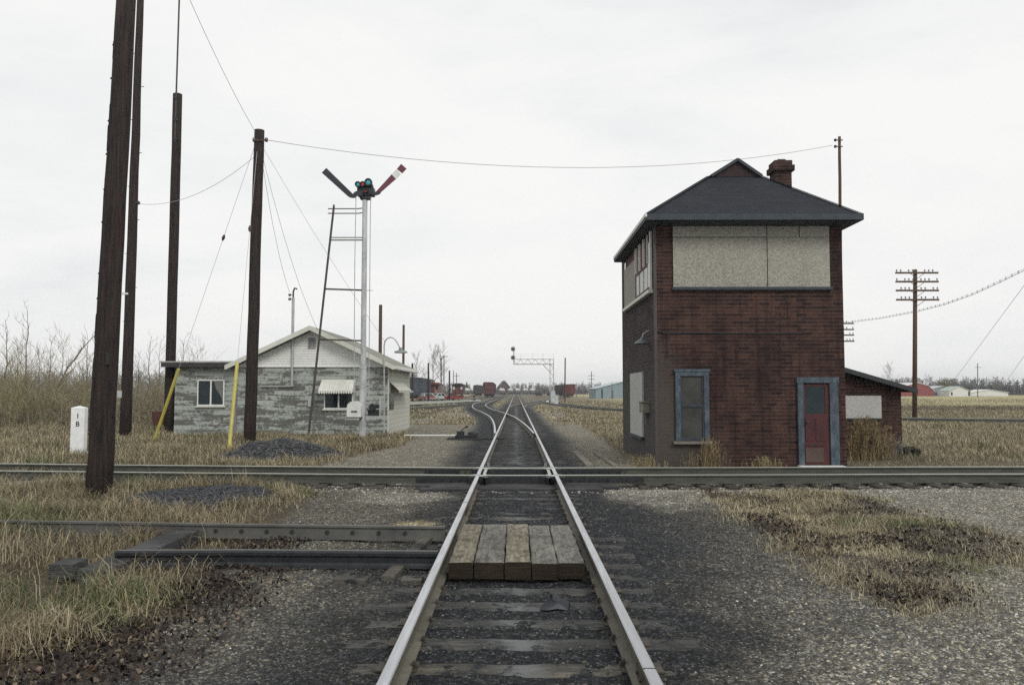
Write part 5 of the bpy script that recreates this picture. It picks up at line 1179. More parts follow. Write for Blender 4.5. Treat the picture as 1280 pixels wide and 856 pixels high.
# weedy patch on the gravel at the right
px_ = [p[0] for p in WEED]; py_ = [p[1] for p in WEED]
x = rs.uniform(min(px_)-.3, max(px_)+.3, 170000); y = rs.uniform(min(py_)-.3, max(py_)+.4, 170000); wv = fbm(x*1.7, y*1.7, 111)-.5
k = inpoly(x+wv+rs.normal(0,.22,len(x)), y+wv+rs.normal(0,.35,len(x)), WEED); low = fbm(x*1.5, y*1.5, 113, 3); k &= rs.rand(len(x)) < np.clip((low-.30)*2.6, .06, .9)*np.where(x > 6.3, .3, 1)
x, y = keep(x, y, k); blades('weed_patch', x, y, (.04+.24*rs.rand(len(x))**1.5*fbm(x*2,y*2,117)*1.6), .0035+.00025*y, gcol(len(x), (.28,.34,.08,.10,.03,.17), x, y, -.07, 1.25), 'low patch of dry straw-coloured weeds on the gravel to the right', 'weeds', 1.25)
# right field, near part, and strip beside the main track
x, y = scatter(480000, 2.8, 56, 17.8, 75, 1.55); k = (x > right_edge(y)+.5*(fbm(x*1.2,y*1.2,121)-.5)) & (x < .74*y+2) & ~((x > XL-.1) & (x < XR+.1) & (y > YT-.1) & (y < YB+.1)) & ~((x > XR-.2) & (x < lx1.x+.1) & (y > YA) & (y < YA+2.7))
k &= ~((y < YT) & (x > 3.2) & (rs.rand(len(x)) < .88)); dd = dist_path(x, y, thin(rwye_pts, 4)); k &= dd > 1.0
cl = fbm(x*.7, y*.7, 123, 3); k &= rs.rand(len(x)) < np.clip((cl-.2)*2.6, .12, 1); x, y = keep(x, y, k)
hh_ = (.18+.62*rs.rand(len(x))*fbm(x*.4,y*.4,125)); hh_ = np.where(y < 21, hh_*.5, hh_); hh_ = np.where(x < 5, hh_*.8, hh_); hh_ = np.where(dd_ := (dist_path(x, y, thin(rwye_pts, 4)) < 4), hh_*.45, hh_)
blades('field_grass', x, y, hh_*.8, .004+.0004*y, gcol(len(x), (.26,.26,.16,.08,.04,.20), x, y, -.06, 1.1), 'tall pale dry grass of the field right of the main track and tower', 'grass', 1.0)
x, y = scatter(60000, 12, 150, 70, 190, 1.2); k = (x > .16*y) & (x < .7*y) & (rs.rand(len(x)) < np.clip((fbm(x*.12,y*.12,151)-.3)*3,.1,1)); x, y = keep(x, y, k); nb2 = fbm(x*.03, y*.03, 51); yl = (y > 98+20*(nb2-.5))[:,None]; cc2 = gcol(len(x), (.2,.2,.3,.2,.04,.06))*.8; cc2 = np.where(yl, gcol(len(x), (.2,.35,.0,.0,.1,.35))*1.15, cc2)
blades('field_grass', x, y, .15+.35*rs.rand(len(x)), .02+.0005*y, cc2, 'far part of the right-hand field, brown strip and straw-coloured strip', 'grass', .9)
# centre strips between the yard tracks
x, y = scatter(60000, -16, 16, 44, 150, 1.3); d1 = dist_path(x, y, thin(left_pts, 5)); d2 = dist_path(x, y, thin(right_pts, 5)); d3 = dist_path(x, y, thin(lwye_pts, 5)); d4 = dist_path(x, y, thin(rwye_pts, 5))
k = (np.abs(x) > 1.9) & (np.minimum(np.minimum(d1, d2), np.minimum(d3, d4)) > 1.7) & (fbm(x*.3, y*.3, 131) > .5); x, y = keep(x, y, k)
blades('yard_weeds', x, y, .08+.22*rs.rand(len(x)), .02+.0008*y, gcol(len(x), (.28,.30,.14,.06,.04,.18), x, y, -.06, 1.1), 'low dry weeds between the tracks of the far yard', 'weeds', .8)

# fallen leaves
def leaves(name, x, y, label):
    n = len(x); s = rs.uniform(.007, .018, n)*(1+.3*(rs.rand(n) < .1)); a = rs.uniform(0, 6.28, n); tx = rs.uniform(-.7, .7, (n, 4)); q = np.array([(-1,-.6),(1,-.6),(1,.6),(-1,.6)])
    V = np.zeros((n,4,3)); c, sn = np.cos(a), np.sin(a)
    for i in range(4):
        V[:,i,0] = x+s*(q[i,0]*c-q[i,1]*sn); V[:,i,1] = y+s*(q[i,0]*sn+q[i,1]*c); V[:,i,2] = H(x,y)+.012+rs.uniform(0,.05,n)+tx[:,i]*s*.7
    P = np.array([[.044,.033,.028],[.028,.022,.022],[.075,.058,.042],[.15,.12,.085],[.10,.048,.028]])
    cv = P[rs.choice(5, n, p=(.33,.38,.17,.11,.01))]*rs.uniform(.6,1.4,(n,1)); Fc = (np.arange(n)[:,None,None]*4+np.array([(0,1,2),(0,2,3)])[None]).reshape(-1,3)
    return tag(npmesh(name, V.reshape(-1,3), Fc, M['leaf'], np.repeat(cv, 4, 0)), label, 'leaves', kind='stuff')
x, y = scatter(110000, -6.2, -1.7, 3.4, 10.2, 1.0); e = left_edge(y)-x; k = rs.rand(len(x)) < np.clip(1-np.abs(e-.15)/.8, .0, 1)*np.clip(fbm(x*2,y*2,141)*1.6-.42,0,.7); x, y = keep(x, y, k); leaves('fallen_leaves', x, y, 'dark curled fallen leaves along the edge of the left verge')
x = rs.uniform(min(px_), max(px_), 60000); y = rs.uniform(min(py_), max(py_), 60000); k = inpoly(x+rs.normal(0,.2,len(x)), y+rs.normal(0,.3,len(x)), WEED) & (rs.rand(60000) < .75*np.clip(fbm(x*1.8, y*1.8, 143)-.36, 0, 1)*np.where(x < 5.2, 1.2, .5)); x, y = keep(x, y, k); leaves('fallen_leaves', x, y, 'dark fallen leaves caught in the weedy patch on the right')

# ================================================================ shrubs and trees
def tubes_np(segs, n=3):
    S = np.array([(*a, *b, r0, r1) for a, b, r0, r1 in segs], float); A = S[:,:3]; B = S[:,3:6]; d = B-A; d /= np.linalg.norm(d, axis=1)[:,None]+1e-9
    ref = np.where(np.abs(d[:,2:3]) < .9, np.array([[0,0,1.]]), np.array([[1.,0,0]])); u = np.cross(d, ref); u /= np.linalg.norm(u, axis=1)[:,None]; v = np.cross(d, u)
    V = np.zeros((len(S), 2*n, 3))
    for k in range(n):
        c, s = math.cos(2*math.pi*k/n), math.sin(2*math.pi*k/n); o = u*c+v*s; V[:,k] = A+o*S[:,6:7]; V[:,n+k] = B+o*S[:,7:8]
    f = []
    for k in range(n): k2 = (k+1) % n; f += [(k,k2,n+k2),(k,n+k2,n+k)]
    return V.reshape(-1,3), (np.arange(len(S))[:,None,None]*2*n+np.array(f)[None]).reshape(-1,3)
def tree_segs(seed, h, spread=.35, lean=(0,0), fork=.25, nb=16, tw=3, r=None, up=.75, twr=.006):
    rr = random.Random(seed); r = r or h*.011; trunk = []; br = []; P = [Vector((0,0,-.2))]; n = 9
    for i in range(1, n+1): f = i/n; P.append(Vector((lean[0]*f*f*h+rr.uniform(-.018,.018)*h*f, lean[1]*f*f*h+rr.uniform(-.018,.018)*h*f, h*f)))
    for i in range(n): trunk.append((P[i], P[i+1], r*(1-.9*i/n), r*(1-.9*(i+1)/n)))
    def branch(p, d, L, rad, lev):
        q = p; m = 3 if lev else 4; dd = d.copy()
        for i in range(m):
            dd = (dd+Vector((rr.uniform(-.25,.25), rr.uniform(-.25,.25), rr.uniform(-.05,.28)))).normalized(); q2 = q+dd*L/m
            br.append((q, q2, rad*(1-.75*i/m), rad*(1-.75*(i+1)/m)))
            if lev < tw:
                for _ in range(2 if lev < 2 else 1):
                    if rr.random() < .85: branch(q2, (dd+Vector((rr.uniform(-.9,.9), rr.uniform(-.9,.9), rr.uniform(-.2,.7)))).normalized(), L*rr.uniform(.35,.6), max(rad*.5, twr), lev+1)
            q = q2
    for k in range(nb):
        f = fork+(1-fork)*(k+rr.random())/nb; i = min(int(f*n), n-1); p = P[i].lerp(P[i+1], f*n-i); a = rr.uniform(0, 6.283)
        branch(p, Vector((math.cos(a), math.sin(a), up+rr.uniform(-.3,.5))).normalized(), h*spread*(1.15-.8*f)*rr.uniform(.6,1.2), max(r*.42*(1-.7*f), twr), 1)
    return trunk, br
def make_tree(name, label, seed, h, c1=(.10,.085,.07), c2=(.15,.13,.105), group=None, cat='tree', **kw):
    e = thing(name, (0,0,0), label, cat, group); tr, br = tree_segs(seed, h, **kw)
    for nm, sg, c, n in (('trunk', tr, c1, 5), ('crown', br, c2, 3)):
        V, Fc = tubes_np(sg, n); o = npmesh(nm, V, Fc, M['twig'], np.tile(np.array([c]), (len(V),1))*rs.uniform(.8,1.2,(len(V),1)), e)
    return e
GT = 'bare trees and saplings of the left thicket'
pro = [make_tree('bare_sapling', 'x', 5+i, 6.5, group=GT, spread=.26, nb=13, tw=2, twr=.010, up=.9, c2=(.20,.17,.15)) for i in range(3)]
pro2 = [make_tree('bare_tree', 'x', 25+i, 6.0, group=GT, spread=.42, nb=16, tw=3, twr=.010, up=.4, c1=(.17,.15,.10), c2=(.24,.205,.14)) for i in range(2)]
def tput(protos, u, top, Y, k, label, lx=0):
    src = protos[k % len(protos)]; p = at_y(u, 489, Y); ht = at_y(u, top, Y).z
    used = tput.used.setdefault(id(src), False); o = src if not used else copy_tree(src); tput.used[id(src)] = True
    base = 6.5 if protos is pro else 6.0 if protos is pro2 else tput.h.get(id(protos), 10)
    place(o, (p.x, Y, Hs(p.x, Y)), rnd.uniform(0, 6.28), ht/base, label); return o
tput.used = {}; tput.h = {}
for q, (u, top, Y, pr_, lb) in enumerate([
    (6, 400, 46, pro, 'bare sapling at the very left edge of the thicket'),
    (32, 388, 50, pro, 'tallest thin bare sapling of the left thicket'),
    (62, 420, 52, pro, 'thin bare sapling in the middle of the left thicket, right of the tallest one'),
    (20, 432, 42, pro2, 'spreading yellowish bare tree low at the left edge'),
    (48, 436, 44, pro2, 'spreading bare tree under the saplings left of the marker post'),
    (78, 428, 40, pro2, 'bare tree with curving yellowish limbs behind the marker post'),
    (108, 415, 48, pro, 'thin bare sapling showing just left of the leaning pole'),
    (118, 440, 43, pro2, 'bare tree half hidden behind the leaning pole'),
    (172, 440, 58, pro, 'small bare sapling between the conduit pole and the rod-topped pole, left one'),
    (186, 420, 60, pro, 'taller bare sapling between the conduit pole and the rod-topped pole'),
    (198, 428, 56, pro, 'bare sapling close to the left side of the rod-topped pole'),
    (228, 424, 66, pro, 'faint bare sapling rising behind the annex roof'),
    (246, 434, 68, pro2, 'faint bare tree rising behind the annex roof')]):
    tput(pr_, u, top, Y, q, lb)
# leaning curved tree of the thicket
lt3 = make_tree('leaning_tree', 'bare tree leaning right in a long arc above the thicket, left of the leaning pole', 77, 5.2, (.20,.175,.11), (.24,.21,.14), GT, lean=(.55,0), spread=.24, nb=12, tw=2, up=.8, twr=.010, r=.09)
p = at_y(62, 489, 42); place(lt3, (p.x, 42, Hs(p.x, 42)), 0, 1.0)
def brush(name, n, xr, yr, hr, label, colr, seed, cond=None, tw=2, twr=.008, cat='brush', nst=6):
    rr = random.Random(seed); segs = []; cs = []
    for i in range(n):
        x = rr.uniform(*xr); y = rr.uniform(*yr)
        if cond and not cond(x, y): continue
        h = rr.uniform(*hr); z = -.05
        for s in range(nst):
            a = rr.uniform(0, 6.28); d = Vector((math.cos(a)*.45, math.sin(a)*.45, 1)).normalized(); p = Vector((x+rr.uniform(-.5,.5)*h*.4, y+rr.uniform(-.5,.5)*h*.4, z)); L = h*rr.uniform(.6,1.1)
            for k in range(3):
                d = (d+Vector((rr.uniform(-.3,.3), rr.uniform(-.3,.3), rr.uniform(-.15,.2)))).normalized(); p2 = p+d*L/3; segs.append((p, p2, twr*1.6*(1-.25*k), twr*1.5*(1-.25*(k+1))))
                for _ in range(tw):
                    e = (d+Vector((rr.uniform(-1,1), rr.uniform(-1,1), rr.uniform(-.3,.6)))).normalized(); p3 = p2+e*L*rr.uniform(.15,.35); segs.append((p2, p3, twr, twr*.5))
                    e2 = (e+Vector((rr.uniform(-1,1), rr.uniform(-1,1), rr.uniform(-.3,.6)))).normalized(); segs.append((p3, p3+e2*L*.16, twr*.7, twr*.4))
                p = p2
    V, Fc = tubes_np(segs, 3); V[:,2] += 0; c = np.array(colr)[rs.choice(len(colr), len(segs))]*rs.uniform(.7,1.3,(len(segs),1))
    return tag(npmesh(name, V, Fc, M['twig'], np.repeat(c, 6, 0)), label, cat, kind='stuff')
BR = [(.24,.21,.14),(.17,.15,.13),(.30,.265,.17),(.13,.11,.10)]
brush('brush_thicket', 240, (-44, -13.5), (35, 62), (.7, 2.3), 'tangled bare brush of the left thicket, behind the dry grass', BR, 4, lambda x, y: x < -.36*y+.5 and x > -.76*y, 2, .011)
brush('brush_thicket', 70, (-40, -17), (37, 50), (2.0, 3.3), 'rounded olive-brown bushes standing in the left thicket', [(.27,.24,.13),(.22,.19,.11),(.30,.28,.17)], 14, lambda x, y: x < -.40*y and x > -.72*y, 3, .009, nst=16)
brush('brush_thicket', 430, (-95, -9), (75, 150), (1.4, 3.8), 'far brush greyed with painted haze, behind the block house and poles', [(.19,.185,.19),(.22,.21,.20)], 5, lambda x, y: x < -.17*y and x > -.74*y, 2, .03)  # grey-blue haze of distance put into the twig colours
# dark fallen trunk and dark undergrowth
mb = MB(); p = at_z(62, 515)
mb.tube([(p.x-2.4, p.y, .5), (p.x-1, p.y+.1, .75), (p.x+.6, p.y+.1, .95), (p.x+1.7, p.y, 1.5)], [.05,.07,.06,.03], 7); mb.tube([(p.x+.2, p.y, .9), (p.x+.9, p.y-.1, .2)], [.05,.04], 6)
tag(mb.build('fallen_branch', M['pole'], None, smooth=True), 'dark fallen branch lying across the foot of the left thicket', 'branch')

# weed clumps by the tower
def clump(u, v, Y, w_, h, n, label, colr, seed, dens=2):
    rr = random.Random(seed); p = at_y(u, v, Y); segs = []
    e = thing('tall_weed', (p.x, Y, 0), label, 'weed', None)
    for i in range(n):
        x, y = rr.gauss(0, w_*.38), rr.uniform(-.25, .2); hh2 = h*rr.uniform(.55, 1.08)*(1-.35*abs(x)/w_); d = Vector((rr.uniform(-.16,.16)+x*.15, rr.uniform(-.15,.15), 1)).normalized(); q = Vector((x, y, -.05))
        for k in range(4):
            q2 = q+d*hh2/4; segs.append((q, q2, .007*(1-.15*k), .006*(1-.2*k))); d = (d+Vector((rr.uniform(-.12,.12), rr.uniform(-.12,.12), 0))).normalized()
            for _ in range(dens if k else 1): f = Vector((rr.uniform(-.7,.7), rr.uniform(-.6,.6), rr.uniform(.2,1))).normalized(); segs.append((q2, q2+f*h*rr.uniform(.06,.16), .006, .003))
            q = q2
    V, Fc = tubes_np(segs, 3); c = np.array(colr)[rs.choice(len(colr), len(segs))]*rs.uniform(.6,1.35,(len(segs),1)); o = npmesh('stalks', V, Fc, M['twig'], np.repeat(c, 6, 0), e); return e
GC = [(.25,.185,.09),(.19,.14,.075),(.30,.24,.14),(.12,.09,.06)]
clump(1079, 579, 21.6, .62, 1.08, 200, 'tall golden-brown weeds against the lean-to', GC, 1, 3)
clump(1101, 579, 21.9, .35, .95, 60, 'thinner golden weeds at the right of the lean-to window', GC, 6, 3)
clump(889, 582, 18.9, .38, .75, 55, 'branching dry weed below the blue-framed window', GC, 2)
clump(869, 582, 18.8, .4, .4, 30, 'small sparse dry weed left of the branching one', [(.2,.16,.1)], 3)
clump(955, 583, 18.85, .55, .32, 70, 'low straw-coloured tuft left of the red door', [(.30,.25,.14),(.22,.18,.1)], 4)
clump(808, 582, 18.9, .45, .38, 60, 'low pale tuft at the left corner of the tower', [(.30,.25,.14),(.22,.18,.1)], 5)
clump(1113, 575, 22.4, .5, .6, 60, 'grey dead weeds at the right corner of the lean-to', [(.22,.21,.19),(.16,.15,.13)], 8)
bs = at_z(1137, 570); e = thing('dark_bush', (bs.x, bs.y, 0), 'low dark green bush in the dry grass right of the lean-to', 'bush'); n = 700
u_ = rs.normal(0, 1, (n,3)); u_ /= np.linalg.norm(u_, axis=1)[:,None]; u_[:,2] = np.abs(u_[:,2]); c0_ = u_*rs.uniform(.5,1,(n,1))*np.array([.34,.3,.26]); q = rs.normal(0, .03, (n,3,3)); V = (c0_[:,None]+q).reshape(-1,3)
npmesh('foliage', V, np.arange(n*3).reshape(-1,3), M['leaf'], np.tile([[.022,.03,.018]], (n*3,1)), e)

# ================================================================ far things
def boxcar(name, label, L, W, Hh, body, roofm, cat='boxcar', kind='box'):
    e = thing(name, (0,0,0), label, cat, 'freight wagons standing in the yard'); mb = MB(); z0 = 1.05
    mb.box(-W/2, W/2, 0, L, z0, Hh-.25 if kind == 'box' else Hh-1.1)
    if kind == 'box':
        for k in range(int(L/1.1)+1):
            for s in (-1, 1): mb.box(s*W/2, s*(W/2+.05), k*1.1-.03*0, k*1.1+.07, z0, Hh-.3)
        for z in (1.7, 2.3, 2.9, 3.5): mb.box(-W/2+.1, W/2-.1, -.04, 0, z, z+.06)
    b_ = mb.build('body', body, e, local=True)
    if kind == 'box':
        mb = MB(); mb.prism([(-W/2-.06,-.1,Hh-.3),(W/2+.06,-.1,Hh-.3),(W/2-.3,-.1,Hh-.05),(0,-.1,Hh),(-W/2+.3,-.1,Hh-.05)], (0,L+.2,0)); mb.build('roof', roofm, e, local=True)
        mb = MB()
        for s in (-1, 1): mb.box(s*(W/2+.05), s*(W/2+.10), L/2-1, L/2+1, z0+.05, Hh-.4)
        mb.build('door', body, e, local=True)
    else:
        mb = MB(); n = 9; pts = [(W/2*.98*math.cos(R(180*k/n)), -.02, Hh-1.1+1.1*math.sin(R(180*k/n))) for k in range(n+1)]; mb.prism(pts, (0,L+.04,0)); mb.build('roof', roofm, e, local=True)
    mb = MB(); mb.bar((-W/2+.25,-.08,1.1), (-W/2+.25,-.08,Hh-.3), .04, .04); mb.bar((-W/2+.6,-.08,1.1), (-W/2+.6,-.08,Hh-.3), .04, .04)
    for k in range(7): mb.bar((-W/2+.25,-.08,1.3+k*.38), (-W/2+.6,-.08,1.3+k*.38), .03, .03)
    mb.build('ladder', M['black'], e, local=True)
    for yc in (1.8, L-1.8):
        mb = MB()
        mb.box(-W/2+.35, W/2-.35, yc-1.2, yc+1.2, .45, .85)
        tk = mb.build('truck', M['black'], e, local=True)
        for dy in (-.85, .85):
            mb = MB()
            for s in (-1, 1): mb.lathe([(0,-.07),(.42,-.07),(.45,.07),(0,.07)], (s*.75, yc+dy, .55), 14, 0, 'x')
            mb.build('wheel_set', M['rust'], tk, local=True)
    mb = MB(); mb.box(-W/2+.2, W/2-.2, .1, L-.1, .9, 1.05); mb.box(-.15, .15, -.55, 0, .8, 1.05); mb.build('underframe', M['black'], e, local=True); return e
mar = plain('faded_maroon_wagon_paint', (.075,.024,.026), .8, .35, scale=.8); dk = plain('dark_wagon_paint', (.035,.034,.036), .8, .4, scale=.8); bl_ = plain('dark_blue_wagon_paint', (.045,.058,.075), .8, .35, scale=.8); wh = plain('white_wagon_paint', (.62,.62,.60), .6, .1); gy = plain('pale_grey_wagon_paint', (.10,.10,.10), .6, .15)
redp = plain('red_oxide_end', (.11,.026,.025), .8, .35, scale=.8)
def gY(v): return at_z(645, v).y
def fplace(o, u, Y, rz=0, sc=1): p = at_y(u, 489, Y); return place(o, (p.x, Y, 0), rz, sc)
c1 = boxcar('boxcar', 'maroon boxcar standing end-on just left of the main track', 13, 3.1, 4.45, mar, plain('dark_maroon_roof', (.07,.03,.03), .8)); fplace(c1, 610.5, 236)
c2 = boxcar('boxcar', 'dark boxcar coupled behind the maroon one left of the main track', 13, 3.1, 4.2, dk, dk); fplace(c2, 612, 250.5)
c2.location.x = c1.location.x
c3 = boxcar('hopper_car', 'dark hopper wagon left of the maroon boxcar', 12, 3.0, 4.0, dk, dk, 'hopper wagon'); fplace(c3, 597, 285)
mb = MB()
for q in (2.5, 6, 9.5): mb.add([(-1.2,q-1.4,1.1),(1.2,q-1.4,1.1),(1.2,q+1.4,1.1),(-1.2,q+1.4,1.1),(-.4,q-.4,.5),(.4,q-.4,.5),(.4,q+.4,.5),(-.4,q+.4,.5)], [(0,1,2,3),(4,5,6,7),(0,1,5,4),(1,2,6,5),(2,3,7,6),(3,0,4,7)])
mb.build('hopper_chute', M['black'], c3, local=True)
c4 = boxcar('boxcar', 'boxcar with a red end, nearest of the row right of the signal gantry', 13, 3.0, 3.9, redp, dk); fplace(c4, 712.5, 240)
x4 = c4.location.x
c5 = copy_tree(c2); place(c5, (x4-.25, 254.5, 0), .02, .95, 'dark boxcar behind the red-ended one right of the signal gantry')
c6 = copy_tree(c2); place(c6, (x4-.6, 269, 0), .03, .95, 'last dark boxcar of the row right of the signal gantry, seen through the mast')
def flatcar(label, u, Y, L=14):
    e = thing('flat_car', (0,0,0), label, 'flat wagon', 'freight wagons standing in the yard'); MB().box(-1.4, 1.4, 0, L, .95, 1.25).build('deck', M['black'], e, local=True)
    for yc in (2, L-2):
        mb = MB(); mb.box(-1, 1, yc-1.1, yc+1.1, .4, .8)
        for dy in (-.8, .8):
            for s in (-1, 1): mb.lathe([(0,-.07),(.42,-.07),(.45,.07),(0,.07)], (s*.75, yc+dy, .5), 12, 0, 'x')
        mb.build('truck', M['black'], e, local=True)
    p = at_y(u, 489, Y); place(e, (p.x, Y, 0), R(-25)); return e
flatcar('low dark flat wagon just left of the signal gantry mast', 671, 300, 15)
# caboose at the left of the yard
def caboose(name, label, u, Y, body, roofm, W, Hh, L=9, bay=False):
    e = thing(name, (0,0,0), label, 'caboose'); mb = MB(); mb.box(-W/2, W/2, .8, L-.8, 1.1, Hh-.35); mb.build('body', body, e, local=True)
    mb = MB(); mb.prism([(-W/2-.15,0,Hh-.4),(W/2+.15,0,Hh-.4),(W/2*.5,0,Hh-.12),(0,0,Hh-.05),(-W/2*.5,0,Hh-.12)], (0,L,0)); mb.box(-W/3, W/3, L*.4, L*.65, Hh-.1, Hh+.0); mb.build('roof', roofm, e, local=True)
    mb = MB(); mb.box(-.38, .38, .76, .8, 1.15, 3.0); mb.build('door', redp, e, local=True)
    for s in (-1, 1): mb = MB(); mb.box(s*.9-.22, s*.9+.22, .76, .8, 2.2, 2.9); mb.build('window', wh if bay else M['glass'], e, local=True)
    mb = MB(); mb.box(-W/2, W/2, 0, .8, 1.0, 1.1)
    for s in (-1, 1): mb.bar((s*(W/2-.08),.05,1.1), (s*(W/2-.08),.05,Hh-.4), .05, .05); mb.bar((s*.5,.05,1.1), (s*.5,.05,2.0), .04, .04)
    mb.bar((-W/2,.05,2.0), (W/2,.05,2.0), .04, .04); mb.build('end_platform', M['black'], e, local=True)
    for yc in (2, L-2):
        mb = MB(); mb.box(-1, 1, yc-1, yc+1, .4, .85)
        for dy in (-.7, .7):
            for s in (-1, 1): mb.lathe([(0,-.07),(.42,-.07),(.45,.07),(0,.07)], (s*.75, yc+dy, .5), 12, 0, 'x')
        mb.build('truck', M['black'], e, local=True)
    fplace(e, u, Y); return e
caboose('caboose', 'dark brown caboose with white end windows left of the hopper wagon', 571.8, 195, plain('brown_caboose_paint', (.075,.035,.032), .8), M['black'], 2.7, 3.75, bay=True)
rb = caboose('caboose', 'red and cream caboose standing behind the parked cars', 540, 165, plain('cream_and_brown_caboose_paint', (.24,.15,.125), .8, .3), redp, 3.1, 3.6)
c7 = boxcar('boxcar', 'dark blue-grey boxcar standing just right of the block house', 13, 3.0, 4.3, bl_, dk); fplace(c7, 519, 148, .0)
c7.location.x -= .0
tb = thing('tan_shed', (0,0,0), 'narrow tan shed between the blue-grey boxcar and the red caboose', 'shed'); MB().box(-1.7,1.7,0,6,0,4.1).build('wall', plain('tan_boards', (.22,.15,.10), .9), tb, local=True)
mb = MB(); mb.prism([(-1.85,-.2,4.1),(1.85,-.2,4.1),(1.85,-.2,4.22),(0,-.2,4.6),(-1.85,-.2,4.22)], (0,6.4,0)); mb.build('roof', M['pole_far'], tb, local=True); MB().box(-.5,.5,-.04,0,0,2.1).build('door', M['pole_far'], tb, local=True); fplace(tb, 530, 175)
# white covered hoppers abreast
wc0 = None
for q, (u, Y, lb) in enumerate([(582, 400, 'white-topped covered wagon, leftmost, beside the small conifer'), (591.5, 390, 'white-topped covered wagon between the hopper wagon and its leftmost twin'), (627, 400, 'white-topped covered wagon under the right half of the distant dark barn'), (638, 420, 'white-topped covered wagon just left of where the main track vanishes'), (647, 420, 'white-topped covered wagon right above the vanishing point'), (656.5, 420, 'white-topped covered wagon second to the right of the vanishing point'), (665.5, 415, 'white-topped covered wagon farthest right, near the flat wagon')]):
    if wc0 is None: wc0 = boxcar('covered_hopper', lb, 12, 3.0, 3.4, gy, wh, 'covered wagon', 'round'); o = wc0
    else: o = copy_tree(wc0)
    o['label'] = lb; o['group'] = 'white-topped covered wagons in a row'; fplace(o, u, Y)
# distant dark barn
def gabled(name, label, cat, u, Y, W, L, he, hp_, wall_m, roof_m, rz=0, gambrel=False, doors=()):
    e = thing(name, (0,0,0), label, cat); mb = MB()
    prof = [(-W/2,0),(W/2,0),(W/2,he)]+([(W*.32, he+(hp_-he)*.68)] if gambrel else [])+[(0,hp_)]+([(-W*.32, he+(hp_-he)*.68)] if gambrel else [])+[(-W/2,he)]
    mb.prism([(x, 0, z) for x, z in prof], (0,L,0)); w_ = mb.build('wall', wall_m, e, local=True)
    top = prof[2:]; mb = MB(); th = .18
    for (xa, za), (xb, zb) in zip(top[:-1], top[1:]): mb.prism([(xa*1.04,-.3,za+.02),(xb*1.04,-.3,zb+.02),(xb*1.04,-.3,zb+th),(xa*1.04,-.3,za+th)], (0,L+.6,0))
    mb.build('roof', roof_m, e, local=True)
    for (xa, xb, za, zb, mt, nm) in doors: MB().box(xa, xb, -.05, 0, za, zb).build(nm, mt, w_, local=True)
    p = at_y(u, 489, Y); place(e, (p.x, Y, 0), rz); return e
gabled('distant_barn', 'large dark purplish-red barn far away above the end of the tracks', 'barn', 631, 480, 6.4, 14, 4.0, 7.9, plain('purple_red_barn', (.065,.036,.042), .9, .25), dk, .12)
gabled('blue_shed', 'long pale blue shed with a low gable, just left of the tower', 'shed', 779, 205, 14, 8, 2.3, 4.1, plain('pale_blue_wall', (.19,.25,.275), .7, .15), plain('pale_blue_roof', (.36,.44,.46), .6, .12), .12, False, [(-5.6,-5.2,0,2.3,dk,'door'),(-3,-2.6,0,2,dk,'door')])
Yb = 290
rbn = gabled('red_barn', 'red gambrel barn with a white roof right of the lean-to', 'barn', 1147, Yb, 11.6, 20, 1.6, 4.7, plain('red_barn_boards', (.20,.040,.038), .8, .2), wh, 0, True)
gabled('grey_barn', 'low grey barn with a pale roof between the telegraph pole and the green-white house', 'barn', 1178, 300, 9, 8, 2.4, 3.6, plain('grey_farm_wall', (.20,.22,.24), .8, .3), plain('light_roof', (.45,.48,.50), .6), 0, False, [(-3,-2,.2,1.5,dk,'door'),(1,2.5,.8,1.6,M['glass'],'window')])
gabled('farm_house', 'pale green and white farm house beside the long greenhouse', 'house', 1200, 285, 7.4, 7, 1.8, 3.4, wh, plain('pale_green_roof', (.36,.42,.38), .7), 0, False, [(-3.2,-2.6,.4,1.5,dk,'window'),(2.8,3.5,.2,1.7,dk,'door')])
gh = gabled('greenhouse', 'long low white greenhouse at the edge of the field, far right', 'greenhouse', 1237, 300, 13.5, 9, 1.2, 2.3, wh, wh, 0)
